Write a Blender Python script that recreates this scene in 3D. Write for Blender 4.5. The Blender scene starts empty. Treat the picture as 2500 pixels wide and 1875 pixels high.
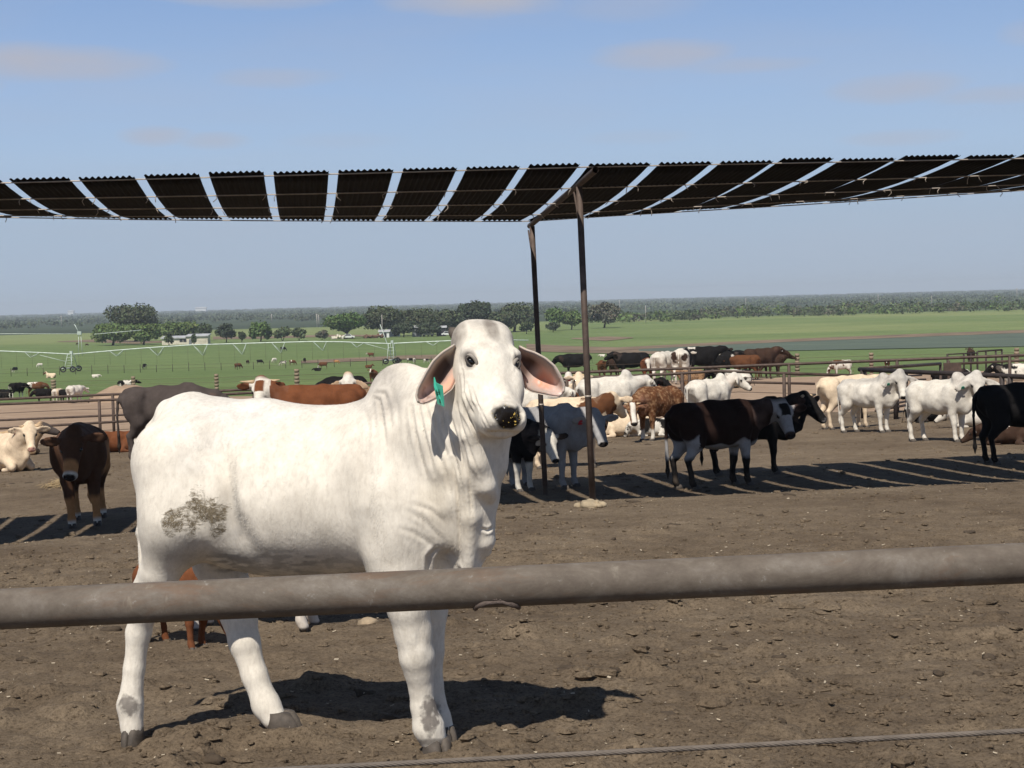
import bpy, math, random
import numpy as np
from mathutils import Vector, Matrix, Quaternion

# ------------------------------------------------------------------ scene, camera, light
S = bpy.context.scene
COL = S.collection
random.seed(7)
RNG = np.random.default_rng(11)
R = math.radians
EYE = 1.6                                  # eye height (z)
FPX = 3958.0                               # focal length in pixels of a 2500 px wide frame
PITCH, ROLL = math.atan(200.5 / FPX), R(1.46)
_right0 = np.array([1.0, 0, 0]); _fwd = np.array([0, math.cos(PITCH), -math.sin(PITCH)])
_up0 = np.array([0, math.sin(PITCH), math.cos(PITCH)])
C_RIGHT = math.cos(ROLL) * _right0 - math.sin(ROLL) * _up0
C_UP = math.sin(ROLL) * _right0 + math.cos(ROLL) * _up0
C_POS = np.array([0, 0, EYE])

cam_d = bpy.data.cameras.new('camera')
cam_d.sensor_width = 36.0; cam_d.lens = FPX / 2500 * 36.0
cam_d.clip_start = 0.1; cam_d.clip_end = 30000
cam = bpy.data.objects.new('camera', cam_d); COL.objects.link(cam)
m = Matrix(((C_RIGHT[0], C_UP[0], -_fwd[0], 0), (C_RIGHT[1], C_UP[1], -_fwd[1], 0),
            (C_RIGHT[2], C_UP[2], -_fwd[2], EYE), (0, 0, 0, 1)))
cam.matrix_world = m
S.camera = cam

SUN_TO = np.array([-0.235, -0.70, 1.0]); SUN_TO /= np.linalg.norm(SUN_TO)
SUN_EL = math.asin(SUN_TO[2]); SUN_AZ = math.atan2(SUN_TO[0], SUN_TO[1])
sun_d = bpy.data.lights.new('sun', 'SUN'); sun_d.energy = 5.0; sun_d.angle = R(0.53); sun_d.color = (1.0, 0.95, 0.87)
sun = bpy.data.objects.new('sun', sun_d); COL.objects.link(sun)
sun.rotation_mode = 'QUATERNION'
sun.rotation_quaternion = Vector(SUN_TO).to_track_quat('Z', 'Y')

S.view_settings.view_transform = 'Standard'; S.view_settings.look = 'None'
S.view_settings.exposure = 0.0; S.view_settings.gamma = 1.0; S.view_settings.use_curve_mapping = False
S.cycles.volume_bounces = 0
S.cycles.max_bounces = 6
S.cycles.use_denoising = True

W = bpy.data.worlds.new('World'); S.world = W; W.use_nodes = True
def build_world():
    nt = W.node_tree; nt.nodes.clear(); L = nt.links.new
    out = nt.nodes.new('ShaderNodeOutputWorld'); bg = nt.nodes.new('ShaderNodeBackground')
    sky = nt.nodes.new('ShaderNodeTexSky'); sky.sky_type = 'NISHITA'; sky.sun_disc = False
    sky.sun_elevation = SUN_EL; sky.sun_rotation = SUN_AZ
    sky.altitude = 100; sky.air_density = SKY['air']; sky.dust_density = SKY['dust']; sky.ozone_density = SKY['ozone']
    bg.inputs['Strength'].default_value = SKY['strength']
    tc = nt.nodes.new('ShaderNodeTexCoord')
    sep = nt.nodes.new('ShaderNodeSeparateXYZ'); L(tc.outputs['Generated'], sep.inputs[0])
    def mth(op, a, b=None, c=None, clamp=False):
        n = nt.nodes.new('ShaderNodeMath'); n.operation = op; n.use_clamp = clamp
        for i, v in enumerate((a, b, c)):
            if v is None: continue
            if isinstance(v, (int, float)): n.inputs[i].default_value = v
            else: L(v, n.inputs[i])
        return n.outputs[0]
    az = mth('ARCTAN2', sep.outputs[0], sep.outputs[1])
    el = mth('ARCSINE', sep.outputs[2])
    # ragged soft noise, stretched sideways as thin cloud is
    comb = nt.nodes.new('ShaderNodeCombineXYZ'); L(mth('MULTIPLY', az, 9.0), comb.inputs[0]); L(mth('MULTIPLY', el, 34.0), comb.inputs[1])
    nz = nt.nodes.new('ShaderNodeTexNoise'); nz.inputs['Scale'].default_value = 1.0; nz.inputs['Detail'].default_value = 7; nz.inputs['Roughness'].default_value = 0.6
    L(comb.outputs[0], nz.inputs['Vector'])
    tot = None
    for (px, py, rx, ry, amt) in CLOUDS:
        a0 = (px - 1250) / FPX; e0 = (737 - 0.0255 * (px - 1250) - py) / FPX
        ta = mth('DIVIDE', mth('SUBTRACT', az, a0), rx / FPX)
        te = mth('DIVIDE', mth('SUBTRACT', el, e0), ry / FPX)
        r2 = mth('ADD', mth('MULTIPLY', ta, ta), mth('MULTIPLY', te, te))
        mk = mth('SUBTRACT', mth('ADD', 0.60, nz.outputs['Fac']), mth('MULTIPLY', r2, 0.75))
        mk = mth('MULTIPLY', mth('SUBTRACT', mk, 0.55, None, True), 1.7 * amt, None, True)
        tot = mk if tot is None else mth('MAXIMUM', tot, mk)
    # faint veil everywhere
    comb2 = nt.nodes.new('ShaderNodeCombineXYZ'); L(mth('MULTIPLY', az, 3.0), comb2.inputs[0]); L(mth('MULTIPLY', el, 16.0), comb2.inputs[1]); comb2.inputs[2].default_value = 3.3
    nz2 = nt.nodes.new('ShaderNodeTexNoise'); nz2.inputs['Scale'].default_value = 1.6; nz2.inputs['Detail'].default_value = 6
    L(comb2.outputs[0], nz2.inputs['Vector'])
    veil = mth('MULTIPLY', mth('SUBTRACT', nz2.outputs['Fac'], 0.45, None, True), 0.7, None, True)
    tot = mth('MAXIMUM', tot, veil)
    # hazy lower sky: pale grey-blue at the horizon, bluer above
    cr = nt.nodes.new('ShaderNodeValToRGB'); e = cr.color_ramp.elements
    stops = SKY['band']
    while len(e) < len(stops): e.new(0.5)
    for k, (p, c) in zip(e, stops): k.position = p / 0.5; k.color = (c[0], c[1], c[2], 1)
    L(mth('MULTIPLY', el, 2.0, None, True), cr.inputs[0])
    sc = nt.nodes.new('ShaderNodeVectorMath'); sc.operation = 'SCALE'; L(cr.outputs[0], sc.inputs[0]); sc.inputs['Scale'].default_value = 1 / SKY['strength']
    bl = nt.nodes.new('ShaderNodeMix'); bl.data_type = 'RGBA'
    L(mth('MULTIPLY', mth('SUBTRACT', el, 0.2), 3.0, None, True), bl.inputs['Factor']); L(sc.outputs[0], bl.inputs[6]); L(sky.outputs[0], bl.inputs[7])
    mix = nt.nodes.new('ShaderNodeMix'); mix.data_type = 'RGBA'
    L(tot, mix.inputs['Factor']); L(bl.outputs[2], mix.inputs[6]); mix.inputs[7].default_value = tuple(c / SKY['strength'] for c in SKY['cloud']) + (1,)
    L(mix.outputs[2], bg.inputs['Color']); L(bg.outputs[0], out.inputs[0])
SKY = dict(air=0.75, dust=0.05, ozone=3.0, strength=0.055, cloud=(.455, .47, .55), band=[(0.0, (.415, .500, .620)), (0.05, (.395, .500, .640)), (0.09, (.395, .535, .730)), (0.13, (.345, .495, .740)), (0.19, (.255, .400, .680)), (0.35, (.20, .33, .62))])
CLOUDS = [(180, 185, 380, 62, 0.9), (690, 205, 230, 36, 0.6), (640, 0, 340, 60, 0.9), (1190, 15, 300, 66, 0.9),
          (1640, 150, 230, 52, 0.85), (1820, 172, 280, 30, 0.55), (2200, 236, 220, 50, 0.75), (2420, 258, 260, 36, 0.65),
          (410, 345, 110, 32, 0.6), (550, 355, 110, 26, 0.5), (2200, 350, 190, 28, 0.5), (2480, 120, 90, 40, 0.4), (1560, 20, 260, 60, 0.35), (860, 350, 200, 30, 0.2), (1560, 340, 180, 26, 0.25), (20, 240, 90, 40, 0.4)]
build_world()

# ------------------------------------------------------------------ pixel <-> place helpers (2500 x 1875 frame)
def P(px, py, d):
    r = _fwd + (px - 1250) / FPX * C_RIGHT - (py - 937.5) / FPX * C_UP
    return C_POS + r * (d / r[1])
def proj(p):
    q = np.asarray(p, float) - C_POS
    z = q @ _fwd
    return 1250 + FPX * (q @ C_RIGHT) / z, 937.5 - FPX * (q @ C_UP) / z

_PY = np.array([-60, -10, 0, 4, 6.2, 7.6, 12, 18.9, 21, 25.4, 34, 48, 70, 100, 140, 200, 254, 325, 420, 525, 800, 1500, 2500, 4000, 6500, 9000.])
_PD = np.array([1.3, 1.5, 1.58, 1.66, 1.73, 1.77, 2.0, 2.38, 2.64, 2.81, 3.1, 3.6, 4.3, 5.2, 6.5, 8.3, 9.6, 10.7, 11.1, 11.2, 11.3, 11.2, 9.6, 7.4, 5.4, 4.5])
_sl = np.diff(_PD) / np.diff(_PY)
_mm = np.concatenate([[_sl[0]], (_sl[1:] + _sl[:-1]) / 2, [_sl[-1]]])
def _prof(y):
    y = np.clip(np.asarray(y, float), _PY[0], _PY[-1])
    i = np.clip(np.searchsorted(_PY, y) - 1, 0, len(_PY) - 2)
    h = _PY[i + 1] - _PY[i]; t = (y - _PY[i]) / h
    return ((2*t**3 - 3*t**2 + 1) * _PD[i] + (t**3 - 2*t**2 + t) * h * _mm[i] + (-2*t**3 + 3*t**2) * _PD[i+1] + (t**3 - t**2) * h * _mm[i+1])
def sstep(a, b, x):
    t = np.clip((np.asarray(x, float) - a) / (b - a), 0, 1); return t * t * (3 - 2 * t)
def ground(x, y):
    x = np.asarray(x, float); y = np.asarray(y, float)
    cross = 0.02 * np.clip(x, -20, 20) * sstep(9, 20, y) * (1 - sstep(60, 140, y))
    dip = 0.05 * np.clip(-x - 2.0, 0, 5.5) * sstep(15, 18.5, y) * (1 - sstep(23, 30, y))
    return EYE - _prof(y) + cross - dip
def hit(px, py, lift=0.0):
    """where the ray through a pixel meets the ground"""
    lo, hi = 2.0, 2.0
    f = lambda d: (lambda p: p[2] - ground(p[0], p[1]) - lift)(P(px, py, d))
    d = 2.0
    while d < 9000:
        d2 = d * 1.02
        if f(d2) < 0: break
        d = d2
    lo, hi = d, d2
    for _ in range(40):
        mid = (lo + hi) / 2
        if f(mid) > 0: lo = mid
        else: hi = mid
    return P(px, py, lo)

# ------------------------------------------------------------------ numpy noise
def _hash(ix, iy, iz, seed):
    h = (ix.astype(np.int64) * 374761393 + iy.astype(np.int64) * 668265263 + iz.astype(np.int64) * 2147483647 + seed * 144665) & 0xFFFFFFFF
    h = ((h ^ (h >> 13)) * 1274126177) & 0xFFFFFFFF
    h = (h ^ (h >> 16)) & 0xFFFF
    return h / 65535.0
def vnoise(p, seed=0):
    p = np.asarray(p, float); i = np.floor(p).astype(np.int64); f = p - i; f = f * f * (3 - 2 * f)
    out = 0
    for dx in (0, 1):
        wx = f[:, 0] if dx else 1 - f[:, 0]
        for dy in (0, 1):
            wy = f[:, 1] if dy else 1 - f[:, 1]
            for dz in (0, 1):
                wz = f[:, 2] if dz else 1 - f[:, 2]
                out = out + wx * wy * wz * _hash(i[:, 0] + dx, i[:, 1] + dy, i[:, 2] + dz, seed)
    return out
def fbm(p, seed=0, oct=4, gain=0.5):
    p = np.asarray(p, float); a, s, t = 1.0, 0, 0
    for o in range(oct):
        s = s + a * vnoise(p * (2.03 ** o) + 17.3 * o, seed + o); t += a; a *= gain
    return s / t

# ------------------------------------------------------------------ mesh helpers
def mesh_from(name, V, F, mats=None, smooth=True, cols=None, attrs=None):
    """V (n,3) array; F a list of faces or an (m,4)/(m,3) array"""
    me = bpy.data.meshes.new(name)
    V = np.asarray(V, dtype=np.float32)
    if isinstance(F, np.ndarray):
        k = F.shape[1]; n = len(F)
        me.vertices.add(len(V)); me.vertices.foreach_set('co', V.ravel())
        me.loops.add(n * k); me.loops.foreach_set('vertex_index', F.astype(np.int32).ravel())
        me.polygons.add(n); me.polygons.foreach_set('loop_start', (np.arange(n) * k).astype(np.int32))
        me.update(calc_edges=True)
    else:
        me.from_pydata(V.tolist(), [], F)
    me.validate(verbose=False)
    if smooth: me.polygons.foreach_set('use_smooth', np.ones(len(me.polygons), dtype=bool))
    if cols is not None:
        a = me.color_attributes.new('col', 'FLOAT_COLOR', 'POINT')
        c = np.ones((len(V), 4), np.float32); c[:, :3] = cols; a.data.foreach_set('color', c.ravel())
    for k, v in (attrs or {}).items():
        a = me.attributes.new(k, 'FLOAT', 'POINT'); a.data.foreach_set('value', np.asarray(v, np.float32))
    for mt in (mats if isinstance(mats, (list, tuple)) else [mats]):
        if mt is not None: me.materials.append(mt)
    me.update()
    return me
class MB:
    def __init__(s, o=(0, 0, 0)): s.v = []; s.f = []; s.o = np.asarray(o, float)
    def add(s, V, F):
        b = len(s.v); s.v += [tuple(np.asarray(p, float) - s.o) for p in V]; s.f += [[i + b for i in f] for f in F]; return s
    def box(s, c, size, Rm=None):
        h = np.asarray(size, float) / 2
        q = np.array([[x, y, z] for z in (-1, 1) for y in (-1, 1) for x in (-1, 1)], float) * h
        if Rm is not None: q = q @ np.asarray(Rm).T
        return s.add(q + np.asarray(c, float), [[0, 2, 3, 1], [4, 5, 7, 6], [0, 1, 5, 4], [2, 6, 7, 3], [0, 4, 6, 2], [1, 3, 7, 5]])
    def tube(s, pts, r, n=8, cap=True, twist=0.0):
        pts = [np.asarray(p, float) for p in pts]; rr = r if hasattr(r, '__len__') else [r] * len(pts)
        V = []; F = []; prev = None
        for i, p in enumerate(pts):
            t = pts[min(i + 1, len(pts) - 1)] - pts[max(i - 1, 0)]; t /= (np.linalg.norm(t) + 1e-12)
            if prev is None:
                a = np.array([0, 0, 1.0]) if abs(t[2]) < 0.9 else np.array([1.0, 0, 0])
            else: a = prev
            a = a - t * (a @ t); a /= np.linalg.norm(a); prev = a; b = np.cross(t, a)
            for k in range(n):
                an = 2 * math.pi * k / n + twist * i
                V.append(p + rr[i] * (math.cos(an) * a + math.sin(an) * b))
        for i in range(len(pts) - 1):
            for k in range(n):
                F.append([i*n + k, i*n + (k+1) % n, (i+1)*n + (k+1) % n, (i+1)*n + k])
        if cap:
            F.append(list(range(n))[::-1]); F.append([(len(pts)-1)*n + k for k in range(n)])
        return s.add(V, F)
    def ball(s, c, r, n=10, mseg=7, rot=None):
        r = np.asarray(r if hasattr(r, '__len__') else (r, r, r), float); V = []; F = []
        for i in range(1, mseg):
            th = math.pi * i / mseg
            for k in range(n):
                ph = 2 * math.pi * k / n
                V.append([math.sin(th) * math.cos(ph), math.sin(th) * math.sin(ph), math.cos(th)])
        V += [[0, 0, 1], [0, 0, -1]]; T = len(V) - 2; Bm = len(V) - 1
        V = np.array(V) * r
        if rot is not None: V = V @ np.asarray(rot).T
        for i in range(mseg - 2):
            for k in range(n): F.append([i*n + k, (i+1)*n + k, (i+1)*n + (k+1) % n, i*n + (k+1) % n])
        for k in range(n): F.append([T, k, (k+1) % n]); F.append([Bm, (mseg-2)*n + (k+1) % n, (mseg-2)*n + k])
        return s.add(V + np.asarray(c, float), F)
    def build(s, name, mat, parent=None, smooth=True, loc=None):
        me = mesh_from(name, np.array(s.v), s.f, mat, smooth)
        return link(name, me, parent, loc if loc is not None else (s.o if parent is None else None))
def link(name, me, parent=None, loc=None):
    o = bpy.data.objects.new(name, me); COL.objects.link(o)
    if parent is not None: o.parent = parent
    if loc is not None: o.location = tuple(float(c) for c in loc)
    return o
def tag(o, label=None, cat=None, group=None, kind=None):
    if label: o['label'] = label
    if cat: o['category'] = cat
    if group: o['group'] = group
    if kind: o['kind'] = kind
    return o
def thing(name, label, cat, loc=(0, 0, 0), rotz=0.0, group=None):
    o = bpy.data.objects.new(name, None); COL.objects.link(o); o.empty_display_size = 0.2
    o.location = tuple(float(c) for c in loc); o.rotation_euler = (0, 0, rotz)
    return tag(o, label, cat, group)

# ------------------------------------------------------------------ materials
def new_mat(name):
    mt = bpy.data.materials.new(name); mt.use_nodes = True
    nt = mt.node_tree; b = nt.nodes['Principled BSDF']
    b.inputs['Specular IOR Level'].default_value = 0.3
    return mt, nt, b
def nd(nt, t, **k):
    n = nt.nodes.new(t)
    for a, v in k.items():
        if a.startswith('i_'): n.inputs[a[2:].replace('_', ' ')].default_value = v
        else: setattr(n, a, v)
    return n
def ramp(nt, fac, stops, interp='LINEAR'):
    n = nt.nodes.new('ShaderNodeValToRGB'); n.color_ramp.interpolation = interp
    e = n.color_ramp.elements
    while len(e) < len(stops): e.new(0.5)
    for k, (p, c) in zip(e, stops): k.position = p; k.color = (c[0], c[1], c[2], 1) if hasattr(c, '__len__') else (c, c, c, 1)
    if fac is not None: nt.links.new(fac, n.inputs[0])
    return n.outputs[0]
def noise(nt, scale, detail=5, rough=0.55, vec=None, dist=0.0):
    n = nd(nt, 'ShaderNodeTexNoise'); n.inputs['Scale'].default_value = scale; n.inputs['Detail'].default_value = detail
    n.inputs['Roughness'].default_value = rough; n.inputs['Distortion'].default_value = dist
    if vec is not None: nt.links.new(vec, n.inputs['Vector'])
    return n.outputs['Fac']
def mixc(nt, fac, a, b, blend='MIX'):
    n = nd(nt, 'ShaderNodeMix', data_type='RGBA', blend_type=blend)
    for sock, v in ((n.inputs[0], fac), (n.inputs[6], a), (n.inputs[7], b)):
        if hasattr(v, 'is_linked') or hasattr(v, 'links'): nt.links.new(v, sock)
        elif hasattr(v, '__len__'): sock.default_value = (v[0], v[1], v[2], 1)
        else: sock.default_value = v
    return n.outputs[2]
def bump(nt, b, h, strength=0.4, dist=0.02):
    n = nd(nt, 'ShaderNodeBump'); n.inputs['Strength'].default_value = strength; n.inputs['Distance'].default_value = dist
    nt.links.new(h, n.inputs['Height']); nt.links.new(n.outputs[0], b.inputs['Normal']); return n
def objvec(nt, scale=(1, 1, 1), out='Object'):
    t = nd(nt, 'ShaderNodeTexCoord'); mp = nd(nt, 'ShaderNodeMapping'); mp.inputs['Scale'].default_value = scale
    nt.links.new(t.outputs[out], mp.inputs['Vector']); return mp.outputs[0]
def attr_col(nt, name='col'):
    n = nd(nt, 'ShaderNodeAttribute'); n.attribute_name = name; return n
def flat_mat(name, col, rough=0.6, metal=0.0, var=0.25, scale=8.0, bmp=0.15):
    mt, nt, b = new_mat(name); v = objvec(nt)
    n = noise(nt, scale, 6, 0.6, v)
    lo = tuple(c * (1 - var) for c in col); hi = tuple(min(1, c * (1 + var)) for c in col)
    nt.links.new(ramp(nt, n, [(0.3, lo), (0.7, hi)]), b.inputs['Base Color'])
    b.inputs['Roughness'].default_value = rough; b.inputs['Metallic'].default_value = metal
    if bmp: bump(nt, b, noise(nt, scale * 6, 4, 0.6, v), bmp, 0.01)
    return mt
def coat_mat(name, rough=0.75, spec=0.25, fine=180.0, bstr=0.25, lo=0.90):
    mt, nt, b = new_mat(name); v = objvec(nt); a = attr_col(nt)
    n1 = noise(nt, 7.0, 6, 0.65, v); n2 = noise(nt, 60.0, 4, 0.6, objvec(nt, (1, 1, 0.35)))
    c = mixc(nt, 1.0, a.outputs['Color'], ramp(nt, n1, [(0.3, (0.80, 0.78, 0.76)), (0.62, (1.06, 1.05, 1.04))]), 'MULTIPLY')
    c = mixc(nt, 1.0, c, ramp(nt, n2, [(0.3, (lo, lo * .99, lo * .98)), (0.55, (1.03, 1.03, 1.03))]), 'MULTIPLY')
    nt.links.new(c, b.inputs['Base Color']); b.inputs['Roughness'].default_value = rough
    b.inputs['Specular IOR Level'].default_value = spec
    b.inputs['Sheen Weight'].default_value = 0.0
    bump(nt, b, noise(nt, fine, 3, 0.6, objvec(nt, (1, 1, 0.3))), bstr, 0.004)
    return mt
def rust_mat(name, base=(0.10, 0.072, 0.058), rough=0.62, scale=6.0):
    mt, nt, b = new_mat(name); v = objvec(nt)
    n1 = noise(nt, scale, 8, 0.65, v); n2 = noise(nt, scale * 7, 5, 0.7, v)
    d = tuple(c * 0.55 for c in base); l = tuple(c * 1.55 for c in base)
    c = ramp(nt, n1, [(0.28, d), (0.5, base), (0.75, l)])
    c = mixc(nt, ramp(nt, n2, [(0.60, 0.0), (0.78, 0.55)]), c, (base[0] * 2.3, base[1] * 2.2, base[2] * 2.1))
    nt.links.new(c, b.inputs['Base Color']); b.inputs['Roughness'].default_value = rough; b.inputs['Metallic'].default_value = 0.15
    bump(nt, b, n2, 0.3, 0.006)
    return mt
# ------------------------------------------------------------------ smooth solids: one continuous skin out of blended volumes
class Sdf:
    def __init__(s, lo, hi, h):
        s.lo = np.asarray(lo, float); s.h = h
        s.n = np.ceil((np.asarray(hi, float) - s.lo) / h).astype(int) + 1
        s.F = np.full(tuple(s.n), 1.0, np.float32)
        s.ax = [(s.lo[i] + h * np.arange(s.n[i])).astype(np.float32) for i in range(3)]
    def _win(s, lo, hi, k):
        m = k + 3 * s.h
        a = np.clip(np.floor((np.asarray(lo) - m - s.lo) / s.h).astype(int), 0, s.n - 1)
        b = np.clip(np.ceil((np.asarray(hi) + m - s.lo) / s.h).astype(int) + 1, 1, s.n)
        sl = tuple(slice(a[i], b[i]) for i in range(3))
        X = s.ax[0][sl[0]][:, None, None]; Y = s.ax[1][sl[1]][None, :, None]; Z = s.ax[2][sl[2]][None, None, :]
        return sl, X, Y, Z
    def _join(s, sl, d, k, cut=False):
        a = s.F[sl]
        if cut:
            d = -d; h = np.maximum(k - np.abs(a - d), 0) / k; s.F[sl] = np.maximum(a, d) + h * h * k * 0.25
        else:
            h = np.maximum(k - np.abs(a - d), 0) / k; s.F[sl] = np.minimum(a, d) - h * h * k * 0.25
    def rc(s, a, b, ra, rb, k=0.05, cut=False):
        a = np.asarray(a, float); b = np.asarray(b, float); R_ = max(ra, rb)
        sl, X, Y, Z = s._win(np.minimum(a, b) - R_, np.maximum(a, b) + R_, k)
        ba = b - a; L2 = float(ba @ ba) + 1e-12
        t = np.clip(((X - a[0]) * ba[0] + (Y - a[1]) * ba[1] + (Z - a[2]) * ba[2]) / L2, 0, 1)
        d = np.sqrt((X - a[0] - t * ba[0])**2 + (Y - a[1] - t * ba[1])**2 + (Z - a[2] - t * ba[2])**2) - (ra + (rb - ra) * t)
        s._join(sl, d.astype(np.float32), k, cut)
    def chain(s, pts, rad, k=0.04):
        for i in range(len(pts) - 1): s.rc(pts[i], pts[i+1], rad[i], rad[i+1], k)
    def el(s, c, r, k=0.06, M=None, cut=False):
        c = np.asarray(c, float); r = np.asarray(r if hasattr(r, '__len__') else (r, r, r), float)
        E = r if M is None else np.sqrt(((np.asarray(M) * r[None, :])**2).sum(1))
        sl, X, Y, Z = s._win(c - E, c + E, k)
        X = X - c[0]; Y = Y - c[1]; Z = Z - c[2]
        if M is not None:
            M = np.asarray(M)     # columns are the axes
            X, Y, Z = (M[0, i] * X + M[1, i] * Y + M[2, i] * Z for i in range(3))
        k0 = np.sqrt((X / r[0])**2 + (Y / r[1])**2 + (Z / r[2])**2)
        k1 = np.sqrt((X / r[0]**2)**2 + (Y / r[1]**2)**2 + (Z / r[2]**2)**2) + 1e-9
        s._join(sl, (k0 * (k0 - 1) / k1).astype(np.float32), k, cut)
    def mesh(s):
        """surface nets"""
        F = s.F; n0, n1, n2 = F.shape; ins = F < 0
        cnt = np.zeros((n0-1, n1-1, n2-1), np.int8)
        for dx in (0, 1):
            for dy in (0, 1):
                for dz in (0, 1): cnt += ins[dx:n0-1+dx, dy:n1-1+dy, dz:n2-1+dz]
        act = (cnt > 0) & (cnt < 8)
        I = np.argwhere(act); idx = np.full(act.shape, -1, np.int32); idx[act] = np.arange(len(I))
        acc = np.zeros((len(I), 3)); num = np.zeros(len(I))
        cor = [(dx, dy, dz) for dx in (0, 1) for dy in (0, 1) for dz in (0, 1)]
        val = {c: F[I[:, 0] + c[0], I[:, 1] + c[1], I[:, 2] + c[2]].astype(float) for c in cor}
        for c in cor:
            for ax in range(3):
                if c[ax]: continue
                e = list(c); e[ax] = 1; e = tuple(e)
                va, vb = val[c], val[e]; cr = (va < 0) != (vb < 0)
                t = np.where(cr, va / np.where(cr, va - vb, 1), 0)
                p = np.tile(np.array(c, float), (len(I), 1)); p[:, ax] += t
                acc[cr] += p[cr]; num += cr
        V = s.lo + s.h * (I + acc / num[:, None])
        Q = []
        for ax in range(3):
            u, v = [(1, 2), (2, 0), (0, 1)][ax]
            sa = [slice(1, -1)] * 3; sb = [slice(1, -1)] * 3
            sa[ax] = slice(0, -1); sb[ax] = slice(1, None)
            A = ins[tuple(sa)]; Bq = ins[tuple(sb)]
            ch = np.argwhere(A != Bq)
            if not len(ch): continue
            fl = A[tuple(ch.T)]
            base = ch.copy(); base[:, u] += 1; base[:, v] += 1
            c = []
            for (du, dv) in ((-1, -1), (0, -1), (0, 0), (-1, 0)):
                q = base.copy(); q[:, u] += du; q[:, v] += dv; c.append(idx[tuple(q.T)])
            q = np.stack(c, 1); q[~fl] = q[~fl][:, ::-1]; Q.append(q)
        Q = np.concatenate(Q)
        return V, Q
def relax(V, Q, it=1, lam=0.5):
    n = len(V)
    for _ in range(it):
        acc = np.zeros_like(V); w = np.zeros(n)
        for a, b in ((0, 1), (1, 2), (2, 3), (3, 0)):
            np.add.at(acc, Q[:, a], V[Q[:, b]]); np.add.at(w, Q[:, a], 1)
            np.add.at(acc, Q[:, b], V[Q[:, a]]); np.add.at(w, Q[:, b], 1)
        V = V + lam * (acc / np.maximum(w, 1)[:, None] - V)
    return V
def normals(V, Q):
    n = np.cross(V[Q[:, 2]] - V[Q[:, 0]], V[Q[:, 3]] - V[Q[:, 1]]); N = np.zeros_like(V)
    for k in range(4): np.add.at(N, Q[:, k], n)
    return N / (np.linalg.norm(N, axis=1)[:, None] + 1e-12)
def unit(v): v = np.asarray(v, float); return v / (np.linalg.norm(v) + 1e-12)
def blob(p, c, r):
    """soft round mask 1 at the centre, 0 beyond the radius"""
    d = (((p - np.asarray(c, float)) / np.asarray(r, float))**2).sum(1)
    return np.clip(1.25 - d, 0, 1) ** 1.0
# ------------------------------------------------------------------ the land
def terrain_mat_dirt():
    mt, nt, b = new_mat('trampled_manure_dirt'); v = objvec(nt)
    n1 = noise(nt, 0.55, 6, 0.6, v); n2 = noise(nt, 5.0, 8, 0.7, v); n3 = noise(nt, 38.0, 6, 0.75, v); n4 = noise(nt, 130.0, 4, 0.7, v); n5 = noise(nt, 75.0, 5, 0.8, v)
    c = ramp(nt, n1, [(0.3, (0.145, 0.109, 0.076)), (0.7, (0.235, 0.185, 0.132))])
    c = mixc(nt, 1.0, c, ramp(nt, n2, [(0.30, (0.72, 0.70, 0.68)), (0.65, (1.12, 1.11, 1.08))]), 'MULTIPLY')
    c = mixc(nt, 1.0, c, ramp(nt, n3, [(0.34, (0.38, 0.35, 0.32)), (0.45, (0.92, 0.91, 0.90)), (0.6, (1.08, 1.07, 1.05)), (0.74, (1.4, 1.38, 1.33))]), 'MULTIPLY')
    c = mixc(nt, 1.0, c, ramp(nt, n5, [(0.36, (0.50, 0.48, 0.45)), (0.47, (1.0, 1.0, 1.0)), (0.64, (1.22, 1.21, 1.19))]), 'MULTIPLY')
    c = mixc(nt, ramp(nt, n4, [(0.66, 0.0), (0.78, 0.55)]), c, (0.34, 0.29, 0.22))
    nt.links.new(c, b.inputs['Base Color']); b.inputs['Roughness'].default_value = 0.95; b.inputs['Specular IOR Level'].default_value = 0.1
    h = nd(nt, 'ShaderNodeMath', operation='ADD'); nt.links.new(n3, h.inputs[0]); nt.links.new(n4, h.inputs[1])
    bump(nt, b, h.outputs[0], 0.7, 0.022)
    return mt
def terrain_mat_soil():
    mt, nt, b = new_mat('bare_tan_soil'); v = objvec(nt)
    n1 = noise(nt, 0.25, 6, 0.6, v); n2 = noise(nt, 2.2, 7, 0.65, objvec(nt, (0.5, 1, 1))); n3 = noise(nt, 14.0, 6, 0.7, v)
    c = ramp(nt, n1, [(0.3, (0.33, 0.235, 0.165)), (0.7, (0.41, 0.30, 0.215))])
    c = mixc(nt, 1.0, c, ramp(nt, n2, [(0.3, (0.78, 0.76, 0.74)), (0.65, (1.08, 1.07, 1.05))]), 'MULTIPLY')
    c = mixc(nt, ramp(nt, n3, [(0.62, 0.0), (0.74, 0.5)]), c, (0.12, 0.085, 0.06))
    nt.links.new(c, b.inputs['Base Color']); b.inputs['Roughness'].default_value = 0.95; b.inputs['Specular IOR Level'].default_value = 0.1
    bump(nt, b, n3, 0.8, 0.06)
    return mt
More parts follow.
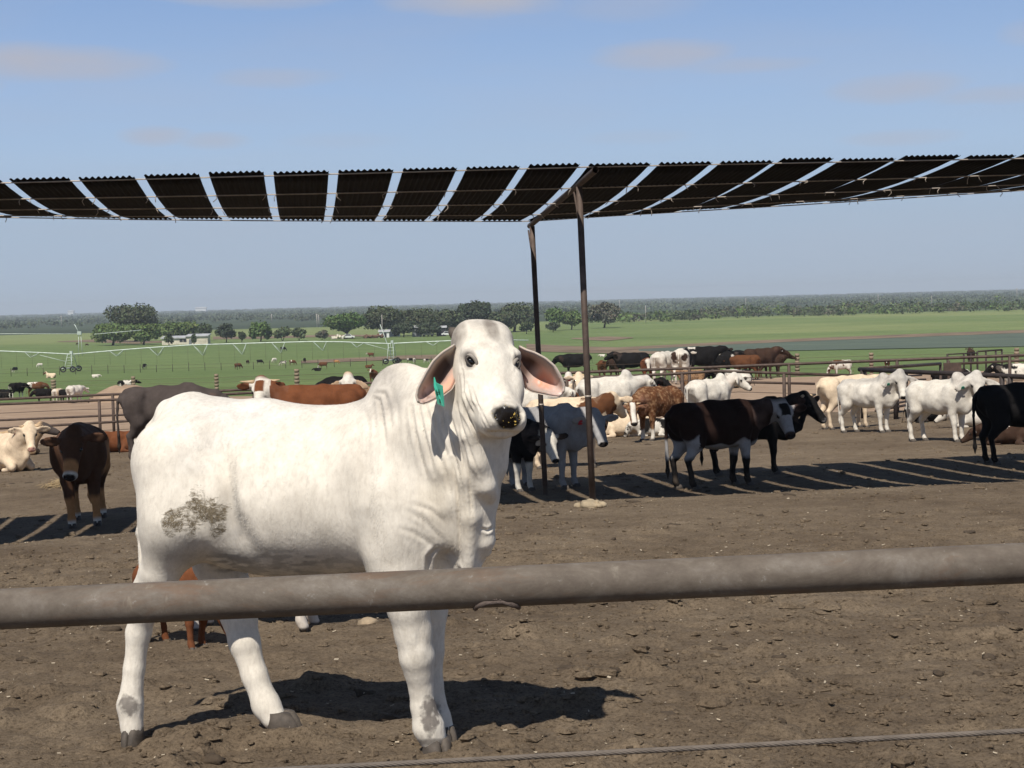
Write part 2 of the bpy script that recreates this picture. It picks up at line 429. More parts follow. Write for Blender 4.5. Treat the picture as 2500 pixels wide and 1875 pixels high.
def terrain_mat_grass():
    mt, nt, b = new_mat('green_pasture'); v = objvec(nt)
    n1 = noise(nt, 0.012, 5, 0.6, objvec(nt, (0.45, 1, 1))); n2 = noise(nt, 0.12, 7, 0.7, objvec(nt, (0.35, 1, 1))); n3 = noise(nt, 1.1, 7, 0.8, objvec(nt, (0.6, 1, 1)))
    a = attr_col(nt, 'dry')
    c = ramp(nt, n1, [(0.3, (0.135, 0.192, 0.064)), (0.7, (0.172, 0.226, 0.082))])
    c = mixc(nt, 1.0, c, ramp(nt, n2, [(0.32, (0.78, 0.80, 0.78)), (0.66, (1.12, 1.10, 1.10))]), 'MULTIPLY')
    c = mixc(nt, 1.0, c, ramp(nt, n3, [(0.34, (0.62, 0.66, 0.60)), (0.52, (1, 1, 1)), (0.7, (1.22, 1.18, 1.12))]), 'MULTIPLY')
    dry = ramp(nt, n2, [(0.3, (0.26, 0.28, 0.11)), (0.7, (0.36, 0.355, 0.16))])
    f = nd(nt, 'ShaderNodeMath', operation='MULTIPLY'); nt.links.new(a.outputs['Fac'], f.inputs[0]); nt.links.new(ramp(nt, n3, [(0.25, 0.35), (0.7, 1.0)]), f.inputs[1])
    c = mixc(nt, f.outputs[0], c, dry)
    nt.links.new(c, b.inputs['Base Color']); b.inputs['Roughness'].default_value = 0.9; b.inputs['Specular IOR Level'].default_value = 0.15
    bump(nt, b, n3, 1.0, 0.25)
    return mt
def terrain_mat_far():
    mt, nt, b = new_mat('distant_brush_land'); v = objvec(nt)
    n1 = noise(nt, 0.003, 5, 0.6, objvec(nt, (0.4, 1, 1))); n2 = noise(nt, 0.03, 6, 0.7, v)
    c = ramp(nt, n1, [(0.42, (0.040, 0.056, 0.026)), (0.60, (0.055, 0.075, 0.033)), (0.66, (0.14, 0.165, 0.075))])
    c = mixc(nt, 1.0, c, ramp(nt, n2, [(0.3, (0.7, 0.72, 0.7)), (0.7, (1.15, 1.15, 1.1))]), 'MULTIPLY')
    nt.links.new(c, b.inputs['Base Color']); b.inputs['Roughness'].default_value = 0.95
    return mt

def b_dirt(x): return 46.5 - 0.16 * np.clip(x, -20, 20) + 0.6 * np.sin(x * 0.9) + 0.35 * np.sin(x * 2.3 + 1)      # dark yard ends
def b_soil(x): return 99.0 + 0.02 * x + 2.5 * np.sin(x * 0.21 + 0.6) + 1.2 * np.sin(x * 0.63)                        # tan pen ends
def b_past(x): return 900.0 + 0 * x
def clods(x, y):
    p = np.stack([x, y, 0 * x], 1)
    near = 1 - sstep(16, 34, y)
    n = (fbm(p * 1.3, 3, 3) - 0.5) * 0.05 * (0.35 + 0.65 * (1 - sstep(11, 17, y)))
    n += (fbm(p * np.array([6.5, 8.0, 1]), 5, 3) - 0.5) * 0.035 * (0.25 + 0.75 * (1 - sstep(11, 20, y)))
    r = 1 - np.abs(2 * fbm(p * np.array([15.0, 19, 1]), 8, 3) - 1)
    n += (r - 0.72) * 0.022 * near
    n += np.maximum(fbm(p * np.array([3.1, 4.2, 1]), 21, 3) - 0.60, 0) * 0.3 * (0.15 + 0.85 * (1 - sstep(10, 17, y)))
    return n
def land(name, yf, sf, mat, n_out=0, disp=None, attrs=None):
    """sheet between row curves yf(t, x); columns fan out with distance"""
    T = yf['t']; s = sf
    V = []
    tt, ss = np.meshgrid(T, s, indexing='ij')
    ynom = yf['nom'](tt)
    x = ss * (0.40 * ynom + 2.6)
    y = yf['y'](tt, x)
    x = x.ravel(); y = y.ravel()
    z = ground(x, y)
    if disp is not None: z = z + disp(x, y)
    nr, nc = tt.shape
    i = np.arange((nr - 1) * (nc - 1)); r = i // (nc - 1); c = i % (nc - 1); a = r * nc + c
    Q = np.stack([a, a + 1, a + nc + 1, a + nc], 1)
    at = {k: f(x, y) for k, f in (attrs or {}).items()}
    me = mesh_from(name, np.stack([x, y, z], 1), Q, mat, True, attrs=at)
    o = link(name, me); tag(o, kind='structure'); return o
def svals(nin, nout, far=7.0):
    a = np.linspace(-1, 1, nin); g = 1 + (far - 1) * (np.linspace(0, 1, nout + 1)[1:] ** 1.8)
    return np.concatenate([-g[::-1], a, g])
def edge_disp(x, y): return clods(x, y) * (1 - sstep(40, 46, y))
def lin(a, b): return lambda t: a + (b - a) * t
# yard: rows thin out with distance
_t = np.concatenate([np.linspace(-14, 2.5, 14)[:-1], np.exp(np.linspace(math.log(2.5), math.log(40), 560))])
land('yard_ground', dict(t=_t, nom=lambda t: np.maximum(t, 2.0), y=lambda t, x: np.where(t < 30, t, t + (t - 30) / 10 * (b_dirt(x) - 40))), svals(520, 22), terrain_mat_dirt(), disp=lambda x, y: edge_disp(x, y) * sstep(1.5, 3.0, y))
land('pen_soil', dict(t=np.linspace(0, 1, 90), nom=lin(46, 99), y=lambda t, x: b_dirt(x) + t * (b_soil(x) - b_dirt(x))), svals(160, 16), terrain_mat_soil(),
     disp=lambda x, y: (fbm(np.stack([x * 0.9, y * 0.5, 0 * x], 1), 31, 4) - 0.5) * 0.16 * sstep(0.0, 4.0, y - b_dirt(x)) * sstep(0, 4, b_soil(x) - y))
def dryf(x, y):
    p = np.stack([x, y, 0 * x], 1)
    px = 1250 + FPX * x / y
    d = sstep(330, 420, y) * (0.10 + 0.55 * sstep(0.36, 0.66, fbm(p * np.array([0.010, 0.02, 1]), 41, 4))) * sstep(1250, 1800, px)
    d = np.maximum(d, sstep(560, 640, y) * (0.35 + 0.3 * fbm(p * 0.012, 43, 3)) * (1 - sstep(1250, 1450, px)))
    return d
land('pasture', dict(t=np.linspace(0, 1, 120) ** 1.6, nom=lin(99, 900), y=lambda t, x: b_soil(x) + t * (b_past(x) - b_soil(x))), svals(130, 12), terrain_mat_grass(),
     disp=lambda x, y: (fbm(np.stack([x * 0.12, y * 0.05, 0 * x], 1), 33, 4) - 0.5) * 0.10 * sstep(0, 14, y - b_soil(x)) * sstep(0, 60, b_past(x) - y), attrs=dict(dry=dryf))
land('distant_land', dict(t=np.linspace(0, 1, 60) ** 1.7, nom=lin(900, 9000), y=lambda t, x: b_past(x) + t * (9000 - b_past(x))), svals(120, 12, 4.0), terrain_mat_far())

def drape(name, poly_fn, mat, lift, nx=60, ny=8, kind='structure', flat=None):
    """a sheet lying on the land: poly_fn(u, v) -> (x, y)"""
    u, v = np.meshgrid(np.linspace(0, 1, nx), np.linspace(0, 1, ny), indexing='ij')
    x, y = poly_fn(u.ravel(), v.ravel()); z = ground(x, y) + lift if flat is None else np.full(len(x), flat)
    i = np.arange((nx - 1) * (ny - 1)); r = i // (ny - 1); c = i % (ny - 1); a = r * ny + c
    me = mesh_from(name, np.stack([x, y, z], 1), np.stack([a, a + ny, a + ny + 1, a + 1], 1), mat, True)
    o = link(name, me); tag(o, kind=kind); return o
def strip_px(top, bot):
    """strip between two image curves given as (px, py) points, put down on the land"""
    def f(u, v):
        xs = np.array([p[0] for p in top], float); px = xs[0] + u * (xs[-1] - xs[0])
        yt = np.interp(px, xs, [p[1] for p in top]); yb = np.interp(px, [p[0] for p in bot], [p[1] for p in bot])
        py = yt + (yb - yt) * v
        pts = np.array([hit(a, b) for a, b in zip(px, py)])
        return pts[:, 0], pts[:, 1]
    return f
water = new_mat('marsh_water')
def _w():
    mt, nt, b = water; v = objvec(nt, (0.05, 0.25, 1))
    n = noise(nt, 1.0, 6, 0.65, v)
    nt.links.new(ramp(nt, n, [(0.35, (0.075, 0.095, 0.065)), (0.55, (0.105, 0.130, 0.085)), (0.7, (0.14, 0.165, 0.105))]), b.inputs['Base Color'])
    b.inputs['Roughness'].default_value = 0.6; b.inputs['Specular IOR Level'].default_value = 0.10
    bump(nt, b, noise(nt, 1.4, 3, 0.5, objvec(nt, (0.6, 1, 1))), 0.06, 0.1)
_w()
bank_mat = flat_mat('mud_bank', (0.19, 0.135, 0.085), 0.95, var=0.35, scale=0.12, bmp=0)
drape('pond_water', strip_px([(1560, 853), (1760, 842), (2000, 832), (2300, 821), (2700, 806)], [(1560, 858), (1760, 860), (2000, 856), (2300, 850), (2700, 844)]), water[0], 0.12, 70, 6)
drape('pond_bank', strip_px([(1290, 842), (1480, 851), (1780, 835.5), (2000, 826), (2300, 814), (2700, 799)], [(1290, 856), (1480, 858), (1780, 842.5), (2000, 833), (2300, 821.5), (2700, 806.5)]), bank_mat, 0.15, 80, 4)
drape('mud_strip', strip_px([(1285, 840), (1400, 846), (1620, 852)], [(1285, 858), (1400, 862), (1620, 866)]), bank_mat, 0.10, 40, 4)
drape('field_track', strip_px([(735, 882), (850, 875), (1000, 868), (1120, 866)], [(735, 888), (850, 884), (1000, 878), (1120, 877)]), bank_mat, 0.10, 60, 4)
drape('field_bare_patch', strip_px([(140, 834), (230, 829), (330, 832), (430, 834)], [(140, 835), (230, 836), (330, 840), (430, 835)]), bank_mat, 0.10, 40, 4)
drape('dirt_patch', strip_px([(1395, 826), (1480, 822), (1545, 824)], [(1395, 828), (1480, 833), (1545, 826)]), bank_mat, 0.10, 30, 4)
drape('barn_yard_track', strip_px([(520, 822), (640, 822), (790, 818), (960, 818)], [(520, 829), (640, 827), (790, 823), (960, 821)]), bank_mat, 0.10, 40, 4)
# ------------------------------------------------------------------ shade canopy over the yard
M_RUST = rust_mat('rusty_pipe'); M_TIN = None
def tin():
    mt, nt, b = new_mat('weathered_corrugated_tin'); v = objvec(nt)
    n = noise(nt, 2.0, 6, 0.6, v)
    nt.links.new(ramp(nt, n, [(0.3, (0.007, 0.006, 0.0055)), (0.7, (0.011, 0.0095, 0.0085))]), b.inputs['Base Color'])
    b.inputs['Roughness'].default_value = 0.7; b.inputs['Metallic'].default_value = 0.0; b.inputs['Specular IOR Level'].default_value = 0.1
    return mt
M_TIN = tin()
M_WIRE = flat_mat('galvanised_wire', (0.42, 0.36, 0.30), 0.5, 0.3, bmp=0)
YAW = 0.0875                                   # canopy recedes a little to the right
def near_y(x): return 17.9 + YAW * (x - 0.94)
CDIR = np.array([-0.128, 1.0])                 # across the canopy, away from the viewer
DEPTH = 4.95
def z_at(x, y, curve):
    lo, hi = 0.5, 7.0
    for _ in range(40):
        mid = (lo + hi) / 2; px, py = proj((x, y, mid))
        want = np.interp(px, [c[0] for c in curve], [c[1] for c in curve])
        if py > want: lo = mid
        else: hi = mid
    return (lo + hi) / 2
NEAR_C = [(-1500, 505), (0, 443), (700, 424), (1445, 403), (2500, 383), (4000, 360)]
FAR_C = [(-1500, 520), (0, 530), (350, 536), (660, 539), (1288, 541), (1447, 530), (2000, 497), (2500, 464), (4000, 385)]
def canopy(x, t):
    """point on the canopy: x along the near edge, t across (0 near, 1 far)"""
    yn = near_y(x); zn = z_at(x, yn, NEAR_C)
    xf, yf = x + CDIR[0] * DEPTH, yn + CDIR[1] * DEPTH
    zf = z_at(xf, yf, FAR_C)
    return np.array([x + (xf - x) * t, yn + (yf - yn) * t, zn + (zf - zn) * t - 0.34 * t * (1 - t)])
def x_of_px(px):
    lo, hi = -30.0, 30.0
    for _ in range(50):
        mid = (lo + hi) / 2
        if proj((mid, near_y(mid), 3.5))[0] < px: lo = mid
        else: hi = mid
    return lo
GAPS = [g * 1.13 for g in (5, 155, 297, 437, 577, 718, 858, 996, 1132, 1262, 1415, 1548, 1680, 1810, 1945, 2085, 2205)]
def build_canopy():
    gx = [x_of_px(g) for g in GAPS]
    while gx[0] > -10.5: gx.insert(0, gx[0] - 0.735)
    while gx[-1] < 10.5: gx.append(gx[-1] + 0.735)
    base = np.array([x_of_px(1441), 18.9, 0]); base[2] = ground(base[0], base[1])
    root = thing('shade_canopy', 'long cattle shade of dark corrugated tin sheets hung on cables between rusty pipe posts', 'cattle shade', base)
    NU, NT = 52, 9
    for k in range(len(gx) - 1):
        x0, x1 = gx[k] + 0.052, gx[k + 1] - 0.052
        us = np.linspace(0, 1, NU); ts = np.linspace(0, 1, NT)
        V = []
        w = (x1 - x0); lift0 = random.uniform(-0.012, 0.012)
        for u in us:
            for t in ts:
                p = canopy_f(x0 + w * u, t); p[2] += 0.011 * math.sin(2 * math.pi * u * round(w / 0.066)) + 0.018 + lift0 + random.uniform(-.002, .002)
                V.append(p - base)
        n = len(V); V = V + [p + np.array([0, 0, 0.004]) for p in V]
        F = []
        for i in range(NU - 1):
            for j in range(NT - 1):
                a = i * NT + j; F.append([a, a + 1, a + NT + 1, a + NT]); F.append([n + a, n + a + NT, n + a + NT + 1, n + a + 1])
        for i in range(NU - 1):
            for j in (0, NT - 1):
                a = i * NT + j; F.append([a, a + NT, n + a + NT, n + a])
        for j in range(NT - 1):
            for i in (0, NU - 1):
                a = i * NT + j; F.append([a, a + 1, n + a + 1, n + a])
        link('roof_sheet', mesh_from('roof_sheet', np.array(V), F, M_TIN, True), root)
    for t in (0.015, 0.26, 0.5, 0.75, 0.985):
        pts = [canopy_f(x, t) + np.array([0, 0, -0.004]) for x in np.linspace(gx[0], gx[-1], 70)]
        MB(base).tube(pts, 0.008, 5).build('cable', M_WIRE, root)
    ties = MB(base)                              # twisted wire ends at each sheet corner
    for g in gx:
        for t in (0.26, 0.5, 0.75):
            for sx in (-1, 1):
                p = canopy_f(g + sx * 0.06, t); q = p + np.array([random.uniform(-.05, .05), random.uniform(-.03, .03), -random.uniform(.02, .10)])
                ties.tube([p, (p + q) / 2 + np.array([random.uniform(-.03, .03), 0, 0]), q], 0.005, 4)
    tag(ties.build('wire_tie', M_WIRE, root), kind='stuff')
    def frame(xn, lean):
        a = canopy_f(xn, -0.02) + np.array([0, 0, -0.075]); b = canopy_f(xn, 1.03) + np.array([0, 0, -0.06])
        # straight beam pipe with an open end
        bm = MB(base); bm.tube([a, b], 0.038, 14, cap=False); d = unit(b - a)
        bm.tube([b, a], 0.033, 14, cap=False)
        link('beam', mesh_from('beam', np.array(bm.v), bm.f, M_RUST), root)
        for t, dx in ((0.205, lean[0]), (0.955, lean[1])):
            top = a + (b - a) * t; foot = np.array([top[0] + dx, top[1] + (0.0), 0]); foot[2] = ground(foot[0], foot[1]) - 0.15
            jm = top + (foot - top) * 0.64
            p = MB(base).tube([top + np.array([0, 0, -.03]), foot], 0.037, 12)
            po = p.build('post', M_RUST, root)
            col = MB(base).tube([jm + np.array([0, 0, .012]), jm - np.array([0, 0, .012])], 0.041, 12).build('weld_collar', M_WIRE, po)
            q0 = top + np.array([-0.02, 0.0, -0.06]) + (b - a) * 0.045; q1 = top + (foot - top) * 0.16
            MB(base).tube([q0, q1], 0.012, 6).build('brace_rod', M_RUST, root)
        return top
    xb = x_of_px(1441)
    frame(xb + 0.03, FRAME_LEAN)
    frame(xb - 11.2, (0.0, 0.0)); frame(xb + 9.6, (0.0, 0.0))
    return root, base
_cc = {}
def canopy_f(x, t):
    """canopy() through a table, it is asked for often"""
    if not _cc:
        xs = np.linspace(-13, 13, 105)
        yn = near_y(xs); _cc['x'] = xs
        _cc['zn'] = np.array([z_at(x_, near_y(x_), NEAR_C) for x_ in xs])
        _cc['zf'] = np.array([z_at(x_ + CDIR[0] * DEPTH, near_y(x_) + DEPTH, FAR_C) for x_ in xs])
    zn = np.interp(x, _cc['x'], _cc['zn']); zf = np.interp(x, _cc['x'], _cc['zf']); yn = near_y(x)
    return np.array([x + CDIR[0] * DEPTH * t, yn + DEPTH * t, zn + (zf - zn) * t - 0.34 * t * (1 - t)])
FRAME_LEAN = (0.075, 0.10)
build_canopy()
# ------------------------------------------------------------------ the white bull in front
def hero_coat():
    mt = coat_mat('white_hide', 0.8, 0.2, 95.0, 0.5, 0.89); nt = mt.node_tree; b = nt.nodes['Principled BSDF']
    old = b.inputs['Base Color'].links[0].from_socket
    a = attr_col(nt, 'stain'); n1 = noise(nt, 52.0, 6, 0.7, objvec(nt, (0.8, 1, 1.5)), 1.2); n2 = noise(nt, 130.0, 4, 0.7, objvec(nt))
    ad = nd(nt, 'ShaderNodeMath', operation='MULTIPLY_ADD'); nt.links.new(a.outputs['Fac'], ad.inputs[0]); ad.inputs[1].default_value = 0.62; nt.links.new(n1, ad.inputs[2])
    f = ramp(nt, ad.outputs[0], [(0.71, 0.0), (0.82, 0.5), (0.95, 0.95)])
    gate = ramp(nt, a.outputs['Fac'], [(0.04, 0.0), (0.22, 1.0)])
    mu = nd(nt, 'ShaderNodeMath', operation='MULTIPLY'); nt.links.new(f, mu.inputs[0]); nt.links.new(gate, mu.inputs[1])
    st = ramp(nt, n2, [(0.35, (0.060, 0.044, 0.026)), (0.65, (0.21, 0.165, 0.10))])
    nt.links.new(mixc(nt, mu.outputs[0], old, st), b.inputs['Base Color'])
    wv = attr_col(nt, 'wet'); nt.links.new(ramp(nt, wv.outputs['Fac'], [(0.3, 0.8), (0.8, 0.22)]), b.inputs['Roughness'])
    return mt
M_COAT_W = hero_coat()
M_DARK_GLOSS, _nt, _b = new_mat('dark_eye'); _b.inputs['Base Color'].default_value = (0.006, 0.005, 0.004, 1); _b.inputs['Roughness'].default_value = 0.08; _b.inputs['Specular IOR Level'].default_value = 0.6
M_HOOF = flat_mat('hoof_horn', (0.090, 0.074, 0.060), 0.7, var=0.35, scale=30, bmp=0.3)
M_TAG = flat_mat('green_plastic_tag', (0.055, 0.40, 0.27), 0.35, var=0.08, bmp=0)
M_INK = flat_mat('black_marker_ink', (0.012, 0.035, 0.025), 0.6, var=0.1, bmp=0)
M_FEED = flat_mat('stuck_feed_grain', (0.62, 0.42, 0.10), 0.6, var=0.3, scale=80, bmp=0)

def seg_dist(px, py, line):
    """distance in px to a polyline and position 0..1 along it"""
    best = np.full(len(px), 1e9); pos = np.zeros(len(px)); side = np.zeros(len(px)); n = len(line) - 1
    for i in range(n):
        ax, ay = line[i]; bx, by = line[i + 1]; dx, dy = bx - ax, by - ay; L2 = dx*dx + dy*dy
        t = np.clip(((px - ax) * dx + (py - ay) * dy) / L2, 0, 1)
        ex, ey = px - ax - t * dx, py - ay - t * dy; d = np.hypot(ex, ey)
        m = d < best; best[m] = d[m]; pos[m] = (i + t[m]) / n
        side[m] = np.sign(dx * ey - dy * ex)[m]
    return best, pos, side

def build_hero():
    base = np.array([-0.75, 6.42, 0]); base[2] = ground(base[0], base[1])
    root = thing('bull', 'large white humped bull standing broadside at the pipe rail, head turned to the viewer', 'bull', base)
    s = Sdf((-1.75, 5.25, -0.35), (0.42, 7.25, 1.78), 0.0092)
    psi = R(17); A = np.array([[math.cos(psi), math.sin(psi), 0], [-math.sin(psi), math.cos(psi), 0], [0, 0, 1.0]])   # columns: along body, across, up
    rollM = np.array([[math.cos(ROLL), 0, -math.sin(ROLL)], [0, 1, 0], [math.sin(ROLL), 0, math.cos(ROLL)]])
    A = rollM @ A
    # trunk
    s.el(P(690, 1205, 6.50), (0.63, 0.315, 0.322), 0.06, A)
    s.el(P(760, 1225, 6.46), (0.50, 0.325, 0.280), 0.08, A)
    s.el(P(955, 1190, 6.36), (0.34, 0.275, 0.335), 0.10, A)
    s.el(P(484, 1128, 6.62), (0.228, 0.245, 0.240), 0.10, A)
    s.rc(P(460, 1018, 6.66), P(640, 1030, 6.54), 0.070, 0.066, 0.12)
    s.rc(P(640, 1030, 6.54), P(890, 1046, 6.38), 0.066, 0.07, 0.10)
    s.rc(P(415, 1010, 6.68), P(470, 992, 6.66), 0.050, 0.045, 0.06)
    s.rc(P(540, 1050, 6.44), P(570, 1055, 6.80), 0.05, 0.05, 0.12)        # hip bones
    s.el(P(372, 1110, 6.50), (0.06, 0.09, 0.09), 0.09)                       # pin bones
    # far and near hind legs
    s.chain([P(500, 1170, 6.76), P(535, 1370, 6.76), P(583, 1500, 6.70), P(597, 1570, 6.66), P(622, 1650, 6.63), P(650, 1722, 6.61), P(668, 1752, 6.59)],
            [0.17, 0.108, 0.074, 0.062, 0.051, 0.056, 0.052], 0.025)
    s.chain([P(450, 1150, 6.47), P(437, 1270, 6.42), P(392, 1395, 6.44)], [0.185, 0.145, 0.078], 0.08)
    s.chain([P(400, 1390, 6.44), P(352, 1490, 6.48), P(338, 1545, 6.50), P(328, 1630, 6.50), P(318, 1722, 6.49), P(322, 1778, 6.48)],
            [0.068, 0.054, 0.049, 0.041, 0.051, 0.047], 0.022)
    s.rc(P(352, 1445, 6.50), P(338, 1455, 6.52), 0.040, 0.030, 0.06)         # point of hock
    s.rc(P(372, 1400, 6.49), P(347, 1446, 6.52), 0.050, 0.026, 0.06)
    # front legs
    s.chain([P(955, 1230, 6.16), P(975, 1390, 6.14), P(996, 1480, 6.14), P(1009, 1545, 6.15), P(1018, 1605, 6.15), P(1023, 1642, 6.16), P(1028, 1680, 6.17), P(1033, 1725, 6.17), P(1046, 1775, 6.17), P(1056, 1800, 6.17)],
            [0.165, 0.118, 0.079, 0.070, 0.065, 0.053, 0.045, 0.046, 0.058, 0.054], 0.022)
    s.chain([P(1040, 1290, 6.42), P(1052, 1400, 6.40), P(1052, 1490, 6.38), P(1047, 1590, 6.37), P(1056, 1670, 6.36), P(1070, 1755, 6.35), P(1083, 1790, 6.34)],
            [0.13, 0.10, 0.064, 0.058, 0.040, 0.048, 0.046], 0.022)
    # shoulder, chest, brisket
    s.el(P(950, 1200, 6.20), (0.17, 0.13, 0.27), 0.10, A)
    s.el(P(1060, 1250, 6.20), (0.17, 0.17, 0.25), 0.10, A)
    # neck, hump
    s.rc(P(985, 1120, 6.30), P(1085, 1035, 6.16), 0.25, 0.175, 0.10)
    s.rc(P(1085, 1035, 6.16), P(1180, 935, 6.05), 0.175, 0.105, 0.08)
    s.el(P(978, 982, 6.30), (0.128, 0.115, 0.150), 0.05)
    s.rc(P(1010, 970, 6.26), P(1090, 980, 6.16), 0.105, 0.125, 0.07)
    # dewlap hanging from the throat: a core and separate loose sheets in front of it
    s.chain([P(1190, 990, 5.97), P(1192, 1060, 5.97), P(1184, 1130, 5.99), P(1172, 1210, 6.03), P(1160, 1290, 6.07), P(1148, 1345, 6.09), P(1125, 1420, 6.12)],
            [0.085, 0.075, 0.075, 0.060, 0.058, 0.052, 0.045], 0.05)
    s.el(P(1110, 1190, 6.08), (0.11, 0.10, 0.25), 0.10)
    s.chain([P(1140, 985, 5.93), P(1150, 1060, 5.89), P(1168, 1130, 5.90), P(1186, 1185, 5.93), P(1196, 1208, 5.96)], [0.040, 0.036, 0.034, 0.036, 0.030], 0.022)
    s.chain([P(1118, 985, 5.97), P(1124, 1070, 5.94), P(1140, 1160, 5.94), P(1150, 1260, 5.97), P(1143, 1380, 6.02)], [0.045, 0.042, 0.040, 0.034, 0.030], 0.024)
    s.chain([P(1092, 1040, 6.00), P(1104, 1130, 5.98), P(1118, 1220, 5.99), P(1120, 1330, 6.03)], [0.050, 0.045, 0.040, 0.030], 0.028)
    s.chain([P(1066, 1060, 6.01), P(1082, 1140, 6.00), P(1096, 1230, 6.01)], [0.050, 0.046, 0.040], 0.035)
    s.chain([P(1172, 1040, 5.92), P(1192, 1100, 5.93), P(1203, 1150, 5.95), P(1200, 1185, 5.98)], [0.026, 0.026, 0.026, 0.020], 0.016)
    s.chain([P(1180, 1240, 6.00), P(1184, 1320, 6.03), P(1180, 1345, 6.05)], [0.036, 0.036, 0.024], 0.02)
    s.chain([P(1182, 1342, 6.04), P(1192, 1350, 6.04)], [0.022, 0.012], 0.015)
    s.chain([P(1150, 1380, 6.05), P(1168, 1396, 6.06)], [0.026, 0.014], 0.02)
    # tail along the far side of the buttock
    s.chain([P(408, 1000, 6.70), P(374, 1050, 6.74), P(350, 1130, 6.78), P(345, 1300, 6.80), P(352, 1480, 6.80)], [0.035, 0.028, 0.022, 0.018, 0.016], 0.03)
    # head: u down the face, v to image right, w out of the forehead
    H0 = P(1188, 800, 5.99); NZ = P(1247, 1000, 5.69)
    u = unit(NZ - H0); w = np.array([0.36, -1.0, 0.0]); w = unit(w - u * (w @ u)); v = np.cross(w, u)
    if v @ C_RIGHT < 0: v = -v
    hv = lambda a, b, c: H0 + a * u + b * v + c * w
    M = np.stack([u, v, w], 1)
    s.el(hv(0.040, 0.0, -0.090), (0.105, 0.113, 0.105), 0.05, M)
    s.rc(hv(-0.004, -0.048, -0.055), hv(-0.004, 0.048, -0.055), 0.062, 0.062, 0.05)
    s.el(hv(0.125, 0, -0.085), (0.11, 0.106, 0.095), 0.05, M)
    s.rc(hv(0.15, 0, -0.085), hv(0.33, 0, -0.072), 0.078, 0.057, 0.05)
    s.el(hv(0.385, 0, -0.070), (0.053, 0.068, 0.060), 0.04, M)
    s.rc(hv(0.13, -0.035, -0.20), hv(0.35, -0.02, -0.120), 0.080, 0.050, 0.07)
    s.rc(hv(0.13, 0.035, -0.20), hv(0.35, 0.02, -0.120), 0.080, 0.050, 0.07)
    s.el(hv(0.385, 0, -0.130), (0.036, 0.052, 0.030), 0.03, M)                # chin
    s.el(hv(0.405, 0, -0.045), (0.030, 0.062, 0.045), 0.03, M)                # nose pad
    for sg in (-1, 1):
        s.el(hv(0.120, sg * 0.092, -0.022), (0.034, 0.026, 0.022), 0.03, M)   # brow
        s.rc(hv(0.20, sg * 0.070, -0.045), hv(0.33, sg * 0.060, -0.075), 0.022, 0.018, 0.03)   # facial crest
        s.el(hv(0.20, sg * 0.088, -0.10), (0.085, 0.030, 0.05), 0.05, M)      # cheek
        s.el(hv(0.405, sg * 0.050, -0.080), (0.035, 0.030, 0.045), 0.03, M)   # lip
        s.el(hv(0.418, sg * 0.046, -0.022), (0.026, 0.017, 0.026), 0.010, M, cut=True)   # nostril
        s.el(hv(0.158, sg * 0.102, -0.018), (0.026, 0.020, 0.020), 0.012, M, cut=True)   # eye socket
    s.rc(hv(0.436, -0.060, -0.108), hv(0.440, 0.0, -0.104), 0.009, 0.010, 0.010, cut=True); s.rc(hv(0.440, 0.0, -0.104), hv(0.436, 0.060, -0.108), 0.010, 0.009, 0.010, cut=True)  # mouth line
    V, Q = s.mesh(); V = relax(V, Q, 2, 0.45)
    # finer skin on head, neck and chest, where the folds are
    dz = (V - C_POS); q = dz @ _fwd; px = 1250 + FPX * (dz @ C_RIGHT) / q; py = 937.5 - FPX * (dz @ C_UP) / q
    fine = np.ones(len(Q), bool)
    Qs = Q[fine]; nV0 = len(V)
    E = np.concatenate([Qs[:, [0, 1]], Qs[:, [1, 2]], Qs[:, [2, 3]], Qs[:, [3, 0]]]); Es = np.sort(E, 1)
    ue, inv, cnt_ = np.unique(Es, axis=0, return_inverse=True, return_counts=True); inv = inv.reshape(-1)
    mids = V[ue].mean(1); cen = V[Qs].mean(1); nq = len(Qs); m_ = (nV0 + inv).reshape(4, nq); ci = nV0 + len(ue) + np.arange(nq)
    V = np.concatenate([V, mids, cen])
    Qn = np.concatenate([np.stack([Qs[:, 0], m_[0], ci, m_[3]], 1), np.stack([Qs[:, 1], m_[1], ci, m_[0]], 1), np.stack([Qs[:, 2], m_[2], ci, m_[1]], 1), np.stack([Qs[:, 3], m_[3], ci, m_[2]], 1)])
    Q = np.concatenate([Q[~fine], Qn])
    free = np.ones(len(V)); free[ue[cnt_ == 1].ravel()] = 0; free[nV0 + np.where(cnt_ == 1)[0]] = 0; pass
    V = V + (relax(V, Q, 5, 0.5) - V) * free[:, None]
    N = normals(V, Q)
    dz = (V - C_POS); q = dz @ _fwd
    px = 1250 + FPX * (dz @ C_RIGHT) / q; py = 937.5 - FPX * (dz @ C_UP) / q
    face = sstep(0.30, 0.65, -(dz * N).sum(1) / np.linalg.norm(dz, axis=1))
    disp = np.zeros(len(V))
    hc = (V - H0) @ M                                   # head coordinates
    # ---- folds of loose skin on neck, throat, shoulder (line, width px, depth m)
    for line, wd, amp in FOLDS:
        amp *= 0.8
        d, t, sd = seg_dist(px, py, line); e = np.sin(np.pi * np.clip(t * 0.92 + 0.06, 0, 1)) ** 0.6
        disp -= face * e * amp * np.exp(-(d / wd) ** 2)
        disp += face * e * amp * 0.55 * np.exp(-((d - 1.9 * wd) / (1.1 * wd)) ** 2)
    for (cx, cy, rx, ry, amp) in DENTS:
        disp += face * amp * np.exp(-(((px - cx) / rx) ** 2 + ((py - cy) / ry) ** 2))
    disp += face * np.where(free > 0, 1, 0) * (fbm(np.stack([px / 16, py / 34, 0 * px], 1), 81, 3) - .5) * 0.006 * np.clip(((px > 885) & (hc[:, 0] < -.02)) * 1.0, 0, 1)
    V = V + N * (disp * np.where(free > 0, 1, 0.6))[:, None]
